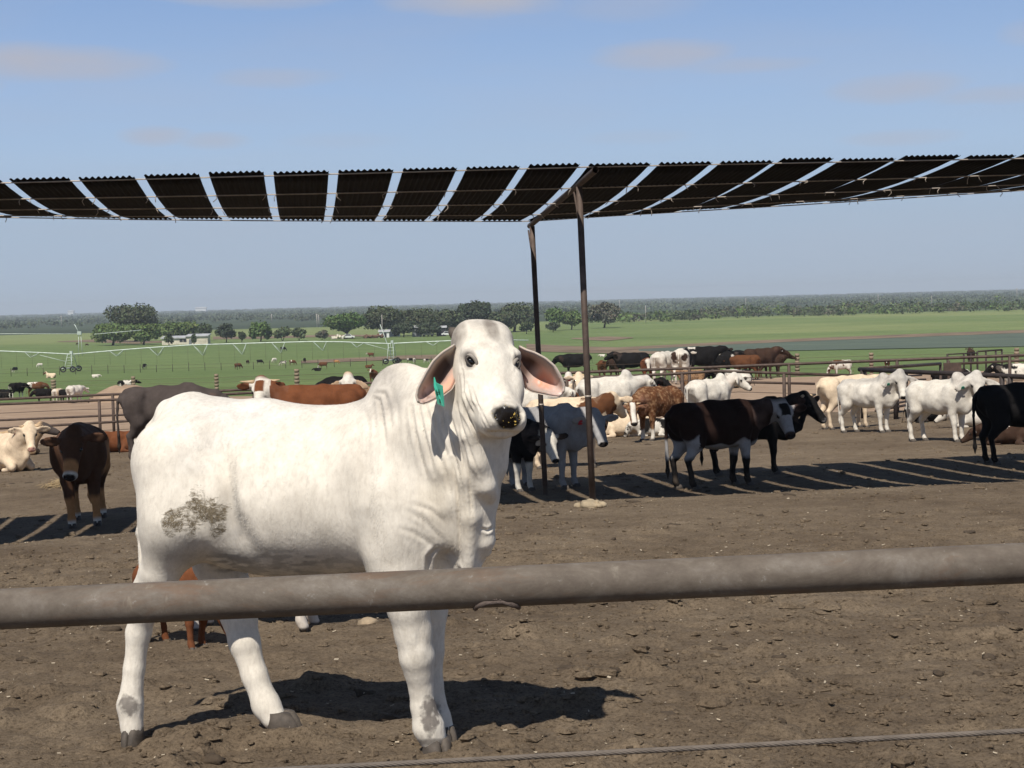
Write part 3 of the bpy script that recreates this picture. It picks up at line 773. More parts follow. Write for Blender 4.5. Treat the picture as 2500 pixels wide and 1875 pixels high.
    V = V + (relax(V, Q, 1, 0.4) - V) * free[:, None]
    # ---- hide colours
    base_c = np.array([0.755, 0.70, 0.605]); C = np.tile(base_c, (len(V), 1))
    n1 = fbm(V * 9, 5, 4); n2 = fbm(V * 34, 9, 3)
    def paint(mask, col, k=1.0):
        nonlocal C
        mk = np.clip(mask, 0, 1)[:, None] * k; C = C * (1 - mk) + np.asarray(col) * mk
    pb = lambda cx, cy, rx, ry: np.clip(1.3 - ((px - cx) / rx) ** 2 - ((py - cy) / ry) ** 2, 0, 1)
    grey = (0.40, 0.37, 0.335); dgrey = (0.16, 0.14, 0.125)
    paint(pb(640, 985, 240, 60) * (0.3 + n1), (0.66, 0.635, 0.60), 0.7)
    paint(pb(560, 1040, 160, 60) * n1, (0.66, 0.635, 0.60), 0.6)
    paint(pb(930, 945, 75, 75) * (n1 * 1.5), grey, 0.75); paint(pb(920, 915, 40, 30) * n1, (0.30, 0.27, 0.24), 0.6)
    paint(pb(920, 1000, 60, 40) * n1, grey, 0.5); paint(pb(470, 1100, 70, 60) * n1, (0.60, 0.59, 0.57), 0.6)
    paint(pb(455, 1345, 70, 40) * n1, grey, 0.7); paint(pb(390, 1345, 40, 25) * n1, grey, 0.7)
    mud = np.clip((fbm(np.stack([px / 26, py / 7.0, 0 * px], 1), 29, 4) - 0.44) * 5, 0, 1); paint(pb(660, 1372, 140, 42) * (0.35 + mud), (0.24, 0.225, 0.20), 0.55); paint(pb(800, 1388, 140, 36) * (0.3 + mud), (0.34, 0.325, 0.30), 0.5); paint(pb(560, 1368, 60, 34) * mud, (0.27, 0.25, 0.22), 0.6)
    paint(pb(560, 1260, 30, 90) * n1, (0.36, 0.34, 0.31), 0.8); paint(pb(595, 1330, 50, 40) * n1, (0.33, 0.31, 0.29), 0.8)
    paint(pb(1085, 1290, 50, 45) * (n1 * 1.2), grey, 0.6); paint(pb(1095, 1350, 40, 40) * n1, grey, 0.9)
    paint(pb(1110, 1230, 60, 130) * n1, (0.80, 0.70, 0.53), 0.7)
    paint(pb(1060, 1200, 45, 120) * n1, (0.78, 0.70, 0.56), 0.5)
    paint(pb(1028, 1620, 35, 30) * n1, (0.55, 0.50, 0.42), 0.9); paint(pb(1040, 1560, 20, 40) * n1, (0.50, 0.45, 0.38), 0.5)
    nf = fbm(V * 60, 15, 3); paint(np.clip((pb(1050, 1748, 26, 56) + (nf - .5) * 1.6 - .35) * 2, 0, 1) * (pb(1050, 1748, 28, 60) > 0), dgrey, .9); paint(np.clip((pb(316, 1722, 27, 30) + (nf - .5) * 1.6 - .35) * 2, 0, 1) * (pb(316, 1722, 29, 33) > 0), dgrey, .85)
    paint(pb(1062, 1812, 50, 10) * (0.5 + n1), dgrey, 0.8)
    paint(pb(590, 1580, 35, 24) * n1, (0.48, 0.44, 0.38), 0.8); paint(pb(905, 1390, 18, 24) * n1, (0.45, 0.42, 0.36), 0.6)
    # manure stain on the flank
    st = pb(455, 1262, 62, 34) * 0.9 + pb(418, 1278, 28, 36) * 0.8 + pb(500, 1240, 60, 40) + pb(485, 1195, 22, 32) * 0.8 + pb(500, 1300, 52, 20) * 0.8 + pb(528, 1275, 18, 45) * 0.8
    pt = np.stack([px / 15, py / 7.0, 0 * px], 1); pt[:, 1] += 0.35 * pt[:, 0]
    pt2 = np.stack([px / 6, py / 3.4, 0 * px], 1); fl = fbm(pt, 3, 4) * 0.6 + fbm(pt2, 13, 3) * 0.55
    lump = fbm(np.stack([px / 38, py / 28, 0 * px], 1), 23, 3)
    stain = np.clip((np.clip(st, 0, 1.2) * 0.62 + (lump - 0.5) * 1.1 + fl - 1.02) * 3.4, 0, 1) * (face > 0.1) * np.clip(st * 2, 0, 1)
    STAIN = np.clip(st, 0, 1.2) * 0.55 + (lump - 0.5) * 1.0 * np.clip(st * 2, 0, 1) + (fl - 0.55) * 0.5 * np.clip(st * 2, 0, 1)
    STAIN = np.clip(STAIN, 0, 1) * (face > 0.1)
    # head
    onh = np.clip((hc[:, 0] + 0.14) * 20, 0, 1) * (np.abs(hc[:, 1]) < 0.2) * (hc[:, 2] > -0.32) * (hc[:, 0] < 0.5)
    hm = lambda a, b, c, ra, rb, rcw: onh * np.clip(1.3 - ((hc[:, 0] - a) / ra) ** 2 - ((hc[:, 1] - b) / rb) ** 2 - ((hc[:, 2] - c) / rcw) ** 2, 0, 1)
    paint(hm(-0.03, 0.0, 0.02, 0.06, 0.11, 0.12) * (0.15 + n2), grey, 0.75)
    paint(hm(0.015, 0.01, 0.03, 0.080, 0.030, 0.08) * (0.45 + n2), (0.20, 0.17, 0.145), 0.85)
    paint(hm(0.0, -0.11, -0.04, 0.07, 0.035, 0.09) * (0.35 + n2), (0.25, 0.22, 0.19), 0.9)
    paint(hm(0.01, 0.11, -0.04, 0.06, 0.03, 0.09) * (0.25 + n2), (0.30, 0.27, 0.23), 0.7)
    paint(hm(0.10, 0.0, 0.02, 0.05, 0.05, 0.05) * n2, grey, 0.6)
    for sg in (-1, 1):
        paint(hm(0.160, sg * 0.098, -0.015, 0.042, 0.030, 0.034), (0.12, 0.10, 0.088), 0.9)
        paint(hm(0.120, sg * 0.098, -0.01, 0.025, 0.03, 0.03) * n2, grey, 0.8)
    nose = hm(0.416, 0, -0.043, 0.044, 0.058, 0.050)
    nose = np.clip((nose + (n2 - 0.5) * 0.4 - 0.25) * 3, 0, 1)
    paint(nose, (0.018, 0.015, 0.014), 1.0)
    paint(hm(0.375, 0, -0.02, 0.03, 0.06, 0.06) * n2, grey, 0.7)
    paint(hm(0.36, 0.10, -0.08, 0.05, 0.05, 0.06) * n2, grey, 0.4)
    paint(hm(0.41, 0, -0.16, 0.03, 0.05, 0.04), (0.42, 0.37, 0.32), 0.7)
    # small warm variation
    C *= (0.93 + 0.14 * n1)[:, None]
    me = mesh_from('body', V - base, Q, M_COAT_W, True, C, attrs=dict(stain=STAIN, wet=nose))
    body = link('body', me, root)
    # ---- coarse hair along the spine, hump and poll that breaks the outline
    hairs = MB(base); rg = np.random.default_rng(4)
    top = np.where((N[:, 2] > 0.55) & (((px < 905) & (py < 1030) & (px > 440)) | ((px > 890) & (px < 1000) & (py < 930)) | (onh > 0.5) & (hc[:, 0] < 0.0)))[0]
    # ---- eyes
    for sg in (-1, 1):
        ec = hv(0.160, sg * (0.0865 if sg < 0 else 0.082), -0.026 if sg < 0 else -0.034); la = unit(0.75 * u - sg * 0.55 * v - 0.25 * w); nn_ = unit(sg * 0.62 * v + 0.80 * w); nn_ = unit(nn_ - la * (la @ nn_)); ta = np.cross(nn_, la)
        if ta @ u > 0: ta = -ta                      # towards the brow
        Rm = np.stack([la, ta, nn_], 1); kk = 1.0 if sg < 0 else 0.8
        ey = MB(base).ball(ec, (0.0210 * kk, 0.0150 * kk, 0.0175 * kk), 16, 10, Rm).build('eye', M_DARK_GLOSS, root)
        up = MB(base).tube([ec + la * 0.027 * math.cos(t_) + ta * (0.0145 * math.sin(t_) + 0.001) + nn_ * (0.006 + 0.011 * math.sin(t_)) for t_ in np.linspace(0.05, math.pi - 0.05, 11)], [.002, .004, .0055, .0065, .007, .007, .007, .0065, .0055, .004, .002], 8)
        up.build('upper_eyelid', M_LIDP, ey)
        lo_ = MB(base).tube([ec + la * 0.026 * math.cos(t_) - ta * (0.0135 * math.sin(t_)) + nn_ * (0.006 + 0.008 * math.sin(t_)) for t_ in np.linspace(-0.15, math.pi, 11)], [.002, .003, .004, .0045, .0045, .0045, .0045, .0045, .004, .003, .002], 8)
        lo_.build('lower_eyelid', M_LID, ey)
    # ---- ears: cupped leaves between an outer and an inner edge
    def ear(outer, inner, d0, d1, cup, name_label, fold):
        n, k = 26, 13
        oe = np.array(outer, float); ie = np.array(inner, float)
        to = np.linspace(0, 1, len(oe)); ti = np.linspace(0, 1, len(ie)); V = []; Cc = []; Cb = []
        for i in range(n):
            t = i / (n - 1)
            o = np.array([np.interp(t, to, oe[:, 0]), np.interp(t, to, oe[:, 1])]); e = np.array([np.interp(t, ti, ie[:, 0]), np.interp(t, ti, ie[:, 1])])
            dd = d0 + (d1 - d0) * t
            for j in range(k):
                sgm = j / (k - 1); q = o + (e - o) * sgm
                bow = math.sin(math.pi * sgm) ** 0.8 * cup * math.sin(math.pi * min(0.97, 0.10 + 0.88 * t)) ** 0.7
                roll_ = -0.035 * max(0, 1 - sgm * 3.2) * math.sin(math.pi * min(1, t * 0.9 + 0.1))      # the upper rim curls forward
                V.append(P(q[0], q[1], dd + bow + roll_ - 0.012 * sgm))
                Cc.append((t, sgm)); Cb.append((t, sgm))
        V = np.array(V); F = []
        for i in range(n - 1):
            for j in range(k - 1): a = i * k + j; F.append([a, a + 1, a + k + 1, a + k])
        Qf = np.array(F); V = relax(V, Qf, 0)
        NN = normals(V, Qf); flip = NN[:, 1] > 0; NN[flip] *= -1
        th = 0.007
        Vb = V - NN * th; nV = len(V)
        Fb = [f[::-1] for f in F] if True else F
        allF = F + [[x + nV for x in f] for f in Fb]
        for i in range(n - 1):
            for j in (0, k - 1): a = i * k + j; allF.append([a, a + k, a + k + nV, a + nV])
        for j in range(k - 1):
            for i in (0, n - 1): a = i * k + j; allF.append([a, a + 1, a + 1 + nV, a + nV])
        t = np.array([c[0] for c in Cc]); sg = np.array([c[1] for c in Cc]); nn = fbm(V * 50, 6, 3)
        Ci = np.tile(np.array([0.50, 0.37, 0.315]), (nV, 1))
        def pt_(mk, col):
            nonlocal Ci
            mk = np.clip(mk, 0, 1)[:, None]; Ci = Ci * (1 - mk) + np.asarray(col) * mk
        for mk, col in fold(t, sg, nn): pt_(mk, col)
        Co = np.tile(np.array([0.47, 0.405, 0.34]), (nV, 1)) * (0.8 + 0.4 * nn)[:, None]
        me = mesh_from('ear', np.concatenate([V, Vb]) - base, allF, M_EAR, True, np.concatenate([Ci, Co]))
        e = link('ear', me, root); tag(e, name_label); return e
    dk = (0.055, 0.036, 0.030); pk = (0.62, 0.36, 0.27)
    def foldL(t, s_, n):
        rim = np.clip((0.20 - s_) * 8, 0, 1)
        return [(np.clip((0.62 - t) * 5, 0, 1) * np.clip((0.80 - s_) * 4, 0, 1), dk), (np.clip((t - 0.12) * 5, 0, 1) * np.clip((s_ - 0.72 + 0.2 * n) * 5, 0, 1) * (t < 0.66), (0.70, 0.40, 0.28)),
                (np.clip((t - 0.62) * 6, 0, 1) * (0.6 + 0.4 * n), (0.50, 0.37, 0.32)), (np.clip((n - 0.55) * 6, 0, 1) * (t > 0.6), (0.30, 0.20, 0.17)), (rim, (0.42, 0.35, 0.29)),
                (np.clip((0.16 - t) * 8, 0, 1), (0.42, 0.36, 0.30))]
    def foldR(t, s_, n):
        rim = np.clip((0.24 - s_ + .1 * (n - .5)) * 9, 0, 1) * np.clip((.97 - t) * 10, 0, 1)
        return [(np.clip((0.42 - t + 0.20 * (0.5 - s_)) * 7, 0, 1), (0.10, 0.062, 0.050)), (np.clip((t - 0.42) * 6, 0, 1) * np.clip((0.80 - t) * 5, 0, 1) * np.clip(1.25 - np.abs(s_ - 0.52) * 3.4, 0, 1) * (0.35 + np.clip((n - .35) * 3, 0, 1)), (0.78, 0.28, 0.13)),  # inner shade at the base and orange sun glow are painted into the lining
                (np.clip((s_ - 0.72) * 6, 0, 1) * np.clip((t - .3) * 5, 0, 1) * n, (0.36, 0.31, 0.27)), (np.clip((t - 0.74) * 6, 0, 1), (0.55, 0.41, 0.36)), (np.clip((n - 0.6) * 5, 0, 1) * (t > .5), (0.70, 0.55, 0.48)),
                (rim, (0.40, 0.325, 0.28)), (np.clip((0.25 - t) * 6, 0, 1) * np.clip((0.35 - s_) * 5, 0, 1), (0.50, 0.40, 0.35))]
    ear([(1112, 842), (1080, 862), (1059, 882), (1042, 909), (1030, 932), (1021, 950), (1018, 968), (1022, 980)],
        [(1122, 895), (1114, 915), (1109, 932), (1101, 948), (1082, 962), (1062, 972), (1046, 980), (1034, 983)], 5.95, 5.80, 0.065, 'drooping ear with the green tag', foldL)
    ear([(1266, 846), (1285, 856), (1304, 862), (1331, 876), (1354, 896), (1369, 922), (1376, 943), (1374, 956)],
        [(1262, 900), (1272, 915), (1281, 932), (1284, 946), (1298, 954), (1322, 959), (1346, 964), (1364, 966)], 6.03, 5.93, 0.085, 'drooping ear with a sun glow painted into its pink lining', foldR)
    # ---- tag in the ear
    tg = MB(base); c4 = [P(1059, 921, 5.80), P(1063, 934, 5.79), P(1079, 942, 5.75), P(1083, 993, 5.75), P(1068, 986, 5.785), P(1059, 943, 5.79)]
    nrm = unit(np.cross(c4[3] - c4[5], c4[2] - c4[5]));
    if nrm[1] > 0: nrm = -nrm
    k6 = len(c4); bk = [p - nrm * 0.004 for p in c4]
    tg.add(c4 + bk, [list(range(k6)), list(range(k6, 2 * k6))[::-1]] + [[i, (i + 1) % k6, (i + 1) % k6 + k6, i + k6] for i in range(k6)])
    to = tg.build('ear_tag', M_TAG, root, smooth=False)
    ay = unit(c4[5] - c4[4]); ay = unit(ay - nrm * (ay @ nrm)); ax = np.cross(ay, nrm)
    for txt, cpx, cpy, sz in (('64', 1070, 958, 0.030), ('8', 1075, 980, 0.022)):
        fc = bpy.data.curves.new('tag_number', 'FONT'); fc.body = txt; fc.size = sz; fc.align_x = 'CENTER'; fc.align_y = 'CENTER'; fc.extrude = 0.0004
        fc.materials.append(M_INK)
        fo = bpy.data.objects.new('tag_number', fc); COL.objects.link(fo); fo.parent = to
        rd = P(cpx, cpy, 5.8) - C_POS; cen = C_POS + rd * (((c4[5] - C_POS) @ nrm) / (rd @ nrm)) + nrm * 0.0015 - base
        az_ = unit(np.cross(ax, ay))
        bpy.context.view_layer.update(); tm = bpy.data.meshes.new_from_object(fo.evaluated_get(bpy.context.evaluated_depsgraph_get())); bpy.data.objects.remove(fo)
        fo = link('tag_number', tm, to)
        fo.matrix_local = Matrix(((ax[0] * .8, ay[0], az_[0], cen[0]), (ax[1] * .8, ay[1], az_[1], cen[1]), (ax[2] * .8, ay[2], az_[2], cen[2]), (0, 0, 0, 1)))
    # ---- hooves: two claws each
    for (cx, cy, d, yaw, w_, l_) in ((324, 1803, 6.475, -1.75, 0.050, 0.075), (690, 1768, 6.575, -0.35, 0.062, 0.098), (1068, 1832, 6.165, -1.15, 0.062, 0.085), (1086, 1803, 6.33, -0.9, 0.050, 0.075)):
        c = P(cx, cy, d); hb = MB(base); gz = ground(c[0], c[1])
        f = np.array([math.cos(yaw), math.sin(yaw), 0]); sd_ = np.array([-f[1], f[0], 0])
        for sg in (-1, 1):
            ring = []
            for (zz, fr, bk_, hw) in ((0.052, 0.52, 0.55, 0.78), (0.02, 0.80, 0.60, 0.95), (-0.035, 1.06, 0.62, 1.0), (-0.055, 1.02, 0.6, 0.95)):
                o = c + np.array([0, 0, zz]) + sd_ * sg * w_ * 0.47
                ring.append([o + f * l_ * (fr if math.cos(a) > 0 else bk_) * math.cos(a) * 0.9 + sd_ * w_ * 0.47 * hw * math.sin(a) - sd_ * sg * 0.012 * max(0, math.cos(a)) for a in np.linspace(0, 2 * math.pi, 12, endpoint=False)])
            vv = [p for r_ in ring for p in r_]; ff = []
            for i in range(3):
                for j in range(12): ff.append([i*12 + j, i*12 + (j+1) % 12, (i+1)*12 + (j+1) % 12, (i+1)*12 + j])
            ff.append(list(range(12))[::-1]); ff.append([36 + j for j in range(12)])
            hb.add(vv, ff)
        hb.build('hoof', M_HOOF, root)
    # ---- horn bud on the left, feed stuck on the nose
    hb = MB(base); hb.tube([P(1116, 822, 6.04), P(1104, 808, 6.06), P(1098, 801, 6.07)], [0.024, 0.018, 0.006], 10); hb.build('horn', M_HOOF, root)
    fd = MB(base); rg = np.random.default_rng(3)
    fs = np.where((hc[:, 0] > 0.40) & (np.abs(hc[:, 1]) < 0.06) & (hc[:, 2] > -0.10) & (onh > 0.5) & (N[:, 1] < -0.2))[0]
    for i in rg.choice(fs, 60):
        cen = (abs(px[i] - 1252) < 13) and (1005 < py[i] < 1040)
        if cen or rg.random() < 0.30:
            fd.ball(V[i] + N[i] * 0.0005, np.array([1, .6, .4]) * rg.uniform(0.002, 0.0062 if cen else 0.0028), 5, 4, np.linalg.qr(rg.normal(0, 1, (3, 3)))[0])
    tag(fd.build('feed_crumbs', M_FEED, root), kind='stuff')
    # ---- whiskers and the ragged hair of spine and hump
    hr = MB(base)
    for i in rg.choice(top, 1500):
        L = rg.uniform(0.005, 0.013); dr = unit(N[i] * 0.45 + np.array([-0.8, 0, 0.1]) + rg.normal(0, .35, 3))
        p0 = V[i] - N[i] * 0.003; hr.add([p0 + np.array([.0009, 0, 0]), p0 - np.array([.0009, 0, 0]), p0 + dr * L], [[0, 1, 2]])
    # ---- short coat over the whole hide
    nh = 150000; tri_a = np.linalg.norm(np.cross(V[Q[:, 2]] - V[Q[:, 0]], V[Q[:, 3]] - V[Q[:, 1]]), axis=1); keep = (V[Q[:, 0], 2] > base[2] + .10) & (nose[Q[:, 0]] < .2)
    pr = tri_a * keep; qi = rg.choice(len(Q), nh, p=pr / pr.sum()); w4 = rg.dirichlet((1, 1, 1, 1), nh)
    pc = (V[Q[qi]] * w4[:, :, None]).sum(1); hn = N[Q[qi, 0]]; hcol = C[Q[qi, 0]] * rg.uniform(.80, 1.12, nh)[:, None]; hh = hc[Q[qi, 0]]; head_ = onh[Q[qi, 0]] > .5
    flow = np.tile(np.array([-.75, .1, -.65]), (nh, 1)); flow[head_] = -u * .6 + np.array([0, 0, .1]); flow = flow + rg.normal(0, .28, (nh, 3)); flow -= hn * (flow * hn).sum(1)[:, None]; flow /= np.linalg.norm(flow, axis=1)[:, None] + 1e-9
    dr = flow * .97 + hn * .10; sd_ = np.cross(hn, flow); ln_ = rg.uniform(.007, .015, nh)[:, None] * np.where(head_, .6, 1)[:, None]; wd_ = .0007
    HV = np.zeros((nh * 3, 3)); HV[0::3] = pc - hn * .0012 + sd_ * wd_; HV[1::3] = pc - hn * .0012 - sd_ * wd_; HV[2::3] = pc + dr * ln_
    so = link('short_coat', mesh_from('short_coat', HV - base, np.arange(nh * 3).reshape(nh, 3), M_FUR, False, np.repeat(hcol, 3, 0)), body); tag(so, kind='stuff')
    ob = hr.build('back_hair', M_HAIR, root); tag(ob, kind='stuff')
    return root
FOLDS = [  # (px line, half width px, depth m): loose skin of cheek, throat, neck, shoulder and flank
    ([(549, 1110), (552, 1180), (560, 1250), (588, 1310), (640, 1365)], 18, 0.012),
    ([(884, 1080), (900, 1160), (898, 1250), (906, 1340)], 18, 0.007),
    ([(470, 1240), (500, 1290), (520, 1340)], 12, 0.006),
    ([(1128, 905), (1135, 960), (1152, 1000), (1172, 1040)], 3.5, 0.009),
    ([(1120, 915), (1127, 970), (1145, 1020), (1168, 1068)], 3.5, 0.010),
    ([(1140, 935), (1152, 980), (1168, 1012), (1188, 1050)], 3, 0.008),
    ([(1112, 960), (1118, 1010), (1128, 1060)], 5, 0.006),
    ([(1060, 1000), (1072, 1060), (1090, 1110)], 4.5, 0.0065),
    ([(1040, 990), (1052, 1050), (1070, 1110), (1078, 1150)], 4.5, 0.0065),
    ([(1022, 990), (1033, 1050), (1048, 1110), (1060, 1160)], 4.5, 0.0065),
    ([(1004, 990), (1012, 1050), (1026, 1110), (1040, 1160)], 4.5, 0.0065),
    ([(988, 1000), (992, 1050), (1000, 1100)], 6, 0.003),
    ([(903, 990), (912, 972), (926, 976), (932, 1005), (936, 1045), (942, 1090)], 5, 0.009),
    ([(915, 962), (938, 962), (950, 995), (958, 1050)], 6, 0.008),
    ([(892, 1000), (900, 1040), (898, 1090)], 6, 0.004),
    ([(960, 960), (968, 1000), (975, 1060)], 9, 0.005),
    ([(978, 1290), (1010, 1300), (1040, 1320), (1075, 1350)], 6, 0.0026),
    ([(1000, 1250), (1035, 1270), (1062, 1300), (1085, 1320)], 6, 0.0026),
    ([(1010, 1230), (1050, 1245), (1085, 1275)], 6, 0.0026),
    ([(1046, 1395), (1048, 1360), (1066, 1340)], 6, 0.012),
    ([(1106, 1120), (1116, 1200), (1122, 1300), (1120, 1370)], 4, 0.008),
    ([(1132, 1080), (1146, 1170), (1152, 1270)], 4, 0.008),
    ([(1176, 1290), (1190, 1296), (1206, 1286)], 3.5, 0.009),
    ([(1150, 945), (1164, 985), (1182, 1020), (1196, 1048)], 3, 0.006),
    ([(1134, 960), (1142, 1010), (1160, 1060), (1180, 1100)], 3, 0.008),
    ([(1116, 985), (1130, 1050), (1150, 1110), (1170, 1160)], 3.5, 0.008),
    ([(1095, 1000), (1112, 1060), (1132, 1130), (1142, 1200)], 4, 0.008),
    ([(1078, 1000), (1092, 1060), (1112, 1120), (1126, 1180)], 4, 0.007),
    ([(1048, 1010), (1062, 1070), (1084, 1140), (1098, 1200)], 4, 0.005),
    ([(1214, 985), (1222, 978), (1245, 974), (1270, 978)], 3, 0.003),
    ([(1118, 868), (1124, 890), (1128, 906)], 3, 0.004), ([(1150, 902), (1163, 910), (1172, 918)], 3, 0.003), ([(1258, 850), (1262, 880), (1258, 910)], 3, 0.004),
]
DENTS = [(550, 1215, 22, 100, -0.036), (580, 1300, 40, 50, -0.022), (470, 1110, 55, 50, -0.014), (430, 1230, 70, 90, 0.012),
         (900, 1290, 30, 70, -0.012), (860, 1230, 40, 60, -0.006), (960, 1320, 45, 70, 0.012), (700, 1180, 130, 120, 0.012), (640, 1160, 9, 90, -0.005), (690, 1170, 9, 95, -0.005), (745, 1175, 9, 95, -0.005), (795, 1180, 9, 95, -0.004),
         (1090, 1370, 26, 28, -0.035), (1195, 905, 30, 30, -0.004), (1028, 1590, 14, 18, 0.006), (1025, 1560, 10, 30, -0.004), (1135, 990, 16, 40, 0.008)]
def ear_mat():
    mt, nt, b = new_mat('ear_skin'); a = attr_col(nt); nt.links.new(a.outputs['Color'], b.inputs['Base Color'])
    b.inputs['Roughness'].default_value = 0.7; b.inputs['Subsurface Weight'].default_value = 0.12; b.inputs['Subsurface Radius'].default_value = (0.02, 0.008, 0.004); b.inputs['Subsurface Scale'].default_value = 0.3
    bump(nt, b, noise(nt, 220, 3, 0.6, objvec(nt)), 0.2, 0.003)
    return mt
M_EAR = ear_mat(); M_LIDP = flat_mat('grey_eyelid_skin', (0.30, 0.265, 0.225), 0.7, bmp=0); M_LID = flat_mat('dark_eyelid_skin', (0.06, 0.05, 0.045), 0.6, bmp=0)
M_FUR, _nt, _b = new_mat('short_hair'); _nt.links.new(attr_col(_nt).outputs['Color'], _b.inputs['Base Color']); _b.inputs['Roughness'].default_value = .8; _b.inputs['Specular IOR Level'].default_value = .15
M_HAIR = flat_mat('pale_coarse_hair', (0.60, 0.56, 0.50), 0.8, 0.3, bmp=0)
build_hero()

# ------------------------------------------------------------------ pipe rail and cable right in front
def front_fence():
    y0 = 2.9
    a, b = P(-1100, 1537, y0), P(3600, 1325, y0)
    mid = P(1220, 1432, y0)
    base = np.array([a[0], y0, ground(a[0], y0)])
    root = thing('pipe_fence', 'weathered brown steel pipe rail with a twisted cable below it, nearest the viewer', 'fence', base)
    r = 0.0365
    xs = np.linspace(0, 1, 240); V = []; n = 40
    cut = P(1212, 1470, y0)[0]
    bm = MB(base)
    for i, t in enumerate(xs):
        c = a + (b - a) * t
        for k in range(n):
            an = 2 * math.pi * k / n
            V.append(c + np.array([0, math.cos(an) * r, math.sin(an) * r]))
    F = [[i*n + k, i*n + (k+1) % n, (i+1)*n + (k+1) % n, (i+1)*n + k] for i in range(239) for k in range(n)]
    V = np.array(V)
    rail = link('rail', mesh_from('rail', V - base, F, M_RAIL), root)
    # ring of old weld left where a post was cut away
    w = MB(base); pts = []; c0 = a + (b - a) * ((cut - a[0]) / (b[0] - a[0]))
    for k in range(25):
        an = 2 * math.pi * k / 24; ru = 0.039 + random.uniform(-.0015, .0015)
        sn_ = math.sin(an); dx, dy = ru * math.cos(an), 0.0300 * math.copysign(abs(sn_) ** 0.55, sn_) + random.uniform(-.001, .001)
        zz = -math.sqrt(max(r * r - dy * dy, 0)) if abs(dy) < r else 0
        pts.append(c0 + np.array([dx, dy * 1.03, zz - 0.001 + random.uniform(-.0015, .001)]))
    w.tube(pts, [0.0038 + random.uniform(-.0012, .0022) for _ in pts], 7); w.build('weld_scar', M_WELD, rail)
    st = MB(base)
    for k in range(60):
        an = math.pi + random.uniform(0.15, math.pi - 0.15); rr = 0.039
        dx = rr * math.cos(an); dy = -0.0365 * abs(math.sin(an)) * 0.86
        zz = -math.sqrt(max(r*r - dy*dy, 0)); st.ball(c0 + np.array([dx + random.uniform(-.004, .004), dy, zz + random.uniform(0, .004)]), random.uniform(.001, .0028), 5, 4)
    st.build('weld_spatter', M_WELD, rail)
    # twisted strand cable
    ca, cb = P(-900, 1962, y0 + 0.06), P(3700, 1722, y0 + 0.06); cb2 = MB(base)
    L = np.linalg.norm(cb - ca); ns = 420; d = unit(cb - ca); e1 = unit(np.cross(d, [0, 0, 1])); e2 = np.cross(d, e1)
    for s_ in range(6):
        pts = []
        for i in range(ns):
            t = i / (ns - 1); an = 2 * math.pi * (s_ / 6 + t * L / 0.075)
            sag = 0.0
            pts.append(ca + (cb - ca) * t + 0.0031 * (math.cos(an) * e1 + math.sin(an) * e2) + np.array([0, 0, sag]))
        cb2.tube(pts, 0.0024, 6)
    cb2.build('cable', M_CABLE, root)
    for x in (a[0] + 0.03, b[0] - 0.03):
        g = ground(x, y0); MB(base).tube([(x, y0, g - 0.2), (x, y0, np.interp(x, [a[0], b[0]], [a[2], b[2]]) - 0.03)], 0.0365, 16).build('post', M_RAIL, root)
def rail_mat():
    mt, nt, b = new_mat('weathered_steel_rail'); v = objvec(nt)
    n1 = noise(nt, 9.0, 9, 0.72, objvec(nt, (0.55, 1, 1)), 0.6); n2 = noise(nt, 46, 6, 0.75, v); n3 = noise(nt, 16, 5, 0.6, objvec(nt, (1, 1, 0.35)))
    c = ramp(nt, n1, [(0.30, (0.088, 0.069, 0.053)), (0.5, (0.150, 0.124, 0.098)), (0.68, (0.215, 0.188, 0.158))])
    c = mixc(nt, ramp(nt, n2, [(0.35, 0.35), (0.6, 0.0)]), c, (0.075, 0.055, 0.045))
    n5 = noise(nt, 5.0, 8, 0.75, objvec(nt, (0.5, 1, 1.6)), 0.8)
    c = mixc(nt, ramp(nt, n5, [(0.54, 0.0), (0.66, 0.55)]), c, (0.150, 0.085, 0.050))
    c = mixc(nt, ramp(nt, n2, [(0.62, 0.0), (0.74, 0.7)]), c, (0.33, 0.31, 0.28))
    c = mixc(nt, ramp(nt, n3, [(0.66, 0.0), (0.74, 0.45)]), c, (0.36, 0.32, 0.25))
    nt.links.new(c, b.inputs['Base Color']); b.inputs['Roughness'].default_value = 0.72; b.inputs['Metallic'].default_value = 0.0; b.inputs['Specular IOR Level'].default_value = 0.25
    bump(nt, b, n2, 0.25, 0.003)
    return mt
M_RAIL = rail_mat(); M_WELD = flat_mat('old_weld', (0.13, 0.10, 0.085), 0.8, 0.4, scale=60, bmp=0.4); M_CABLE = flat_mat('steel_cable', (0.165, 0.138, 0.115), 0.8, 0.3, scale=20, bmp=0)
front_fence()
# ------------------------------------------------------------------ cattle: one skin each, posed and coloured one by one
M_COAT = coat_mat('cattle_hide', 0.85, 0.10, 120.0, 0.2)
M_HORN = flat_mat('pale_horn', (0.50, 0.36, 0.22), 0.5, var=0.3, scale=14, bmp=0)
M_TAGR = flat_mat('red_plastic_tag', (0.52, 0.035, 0.05), 0.4, var=0.1, bmp=0)
M_TAGW = flat_mat('white_plastic_tag', (0.75, 0.74, 0.70), 0.4, var=0.1, bmp=0)
TAGM = {'r': M_TAGR, 'g': M_TAG, 'w': M_TAGW}
COLS = dict(white=(.66, .615, .535), cream=(.70, .56, .40), pale=(.62, .56, .49), tan=(.46, .32, .19), red=(.155, .056, .024), brown=(.115, .048, .022),
            dark=(.050, .028, .019), rbrown=(.019, .0095, .0072), choc=(.085, .042, .024), black=(.0105, .0095, .0095), greyb=(.072, .058, .052), fawn=(.33, .20, .11), grey=(.34, .33, .325), orange=(.46, .23, .095), maroon=(.10, .03, .02))  # grey is lowered to put shade into the steers under the canopy
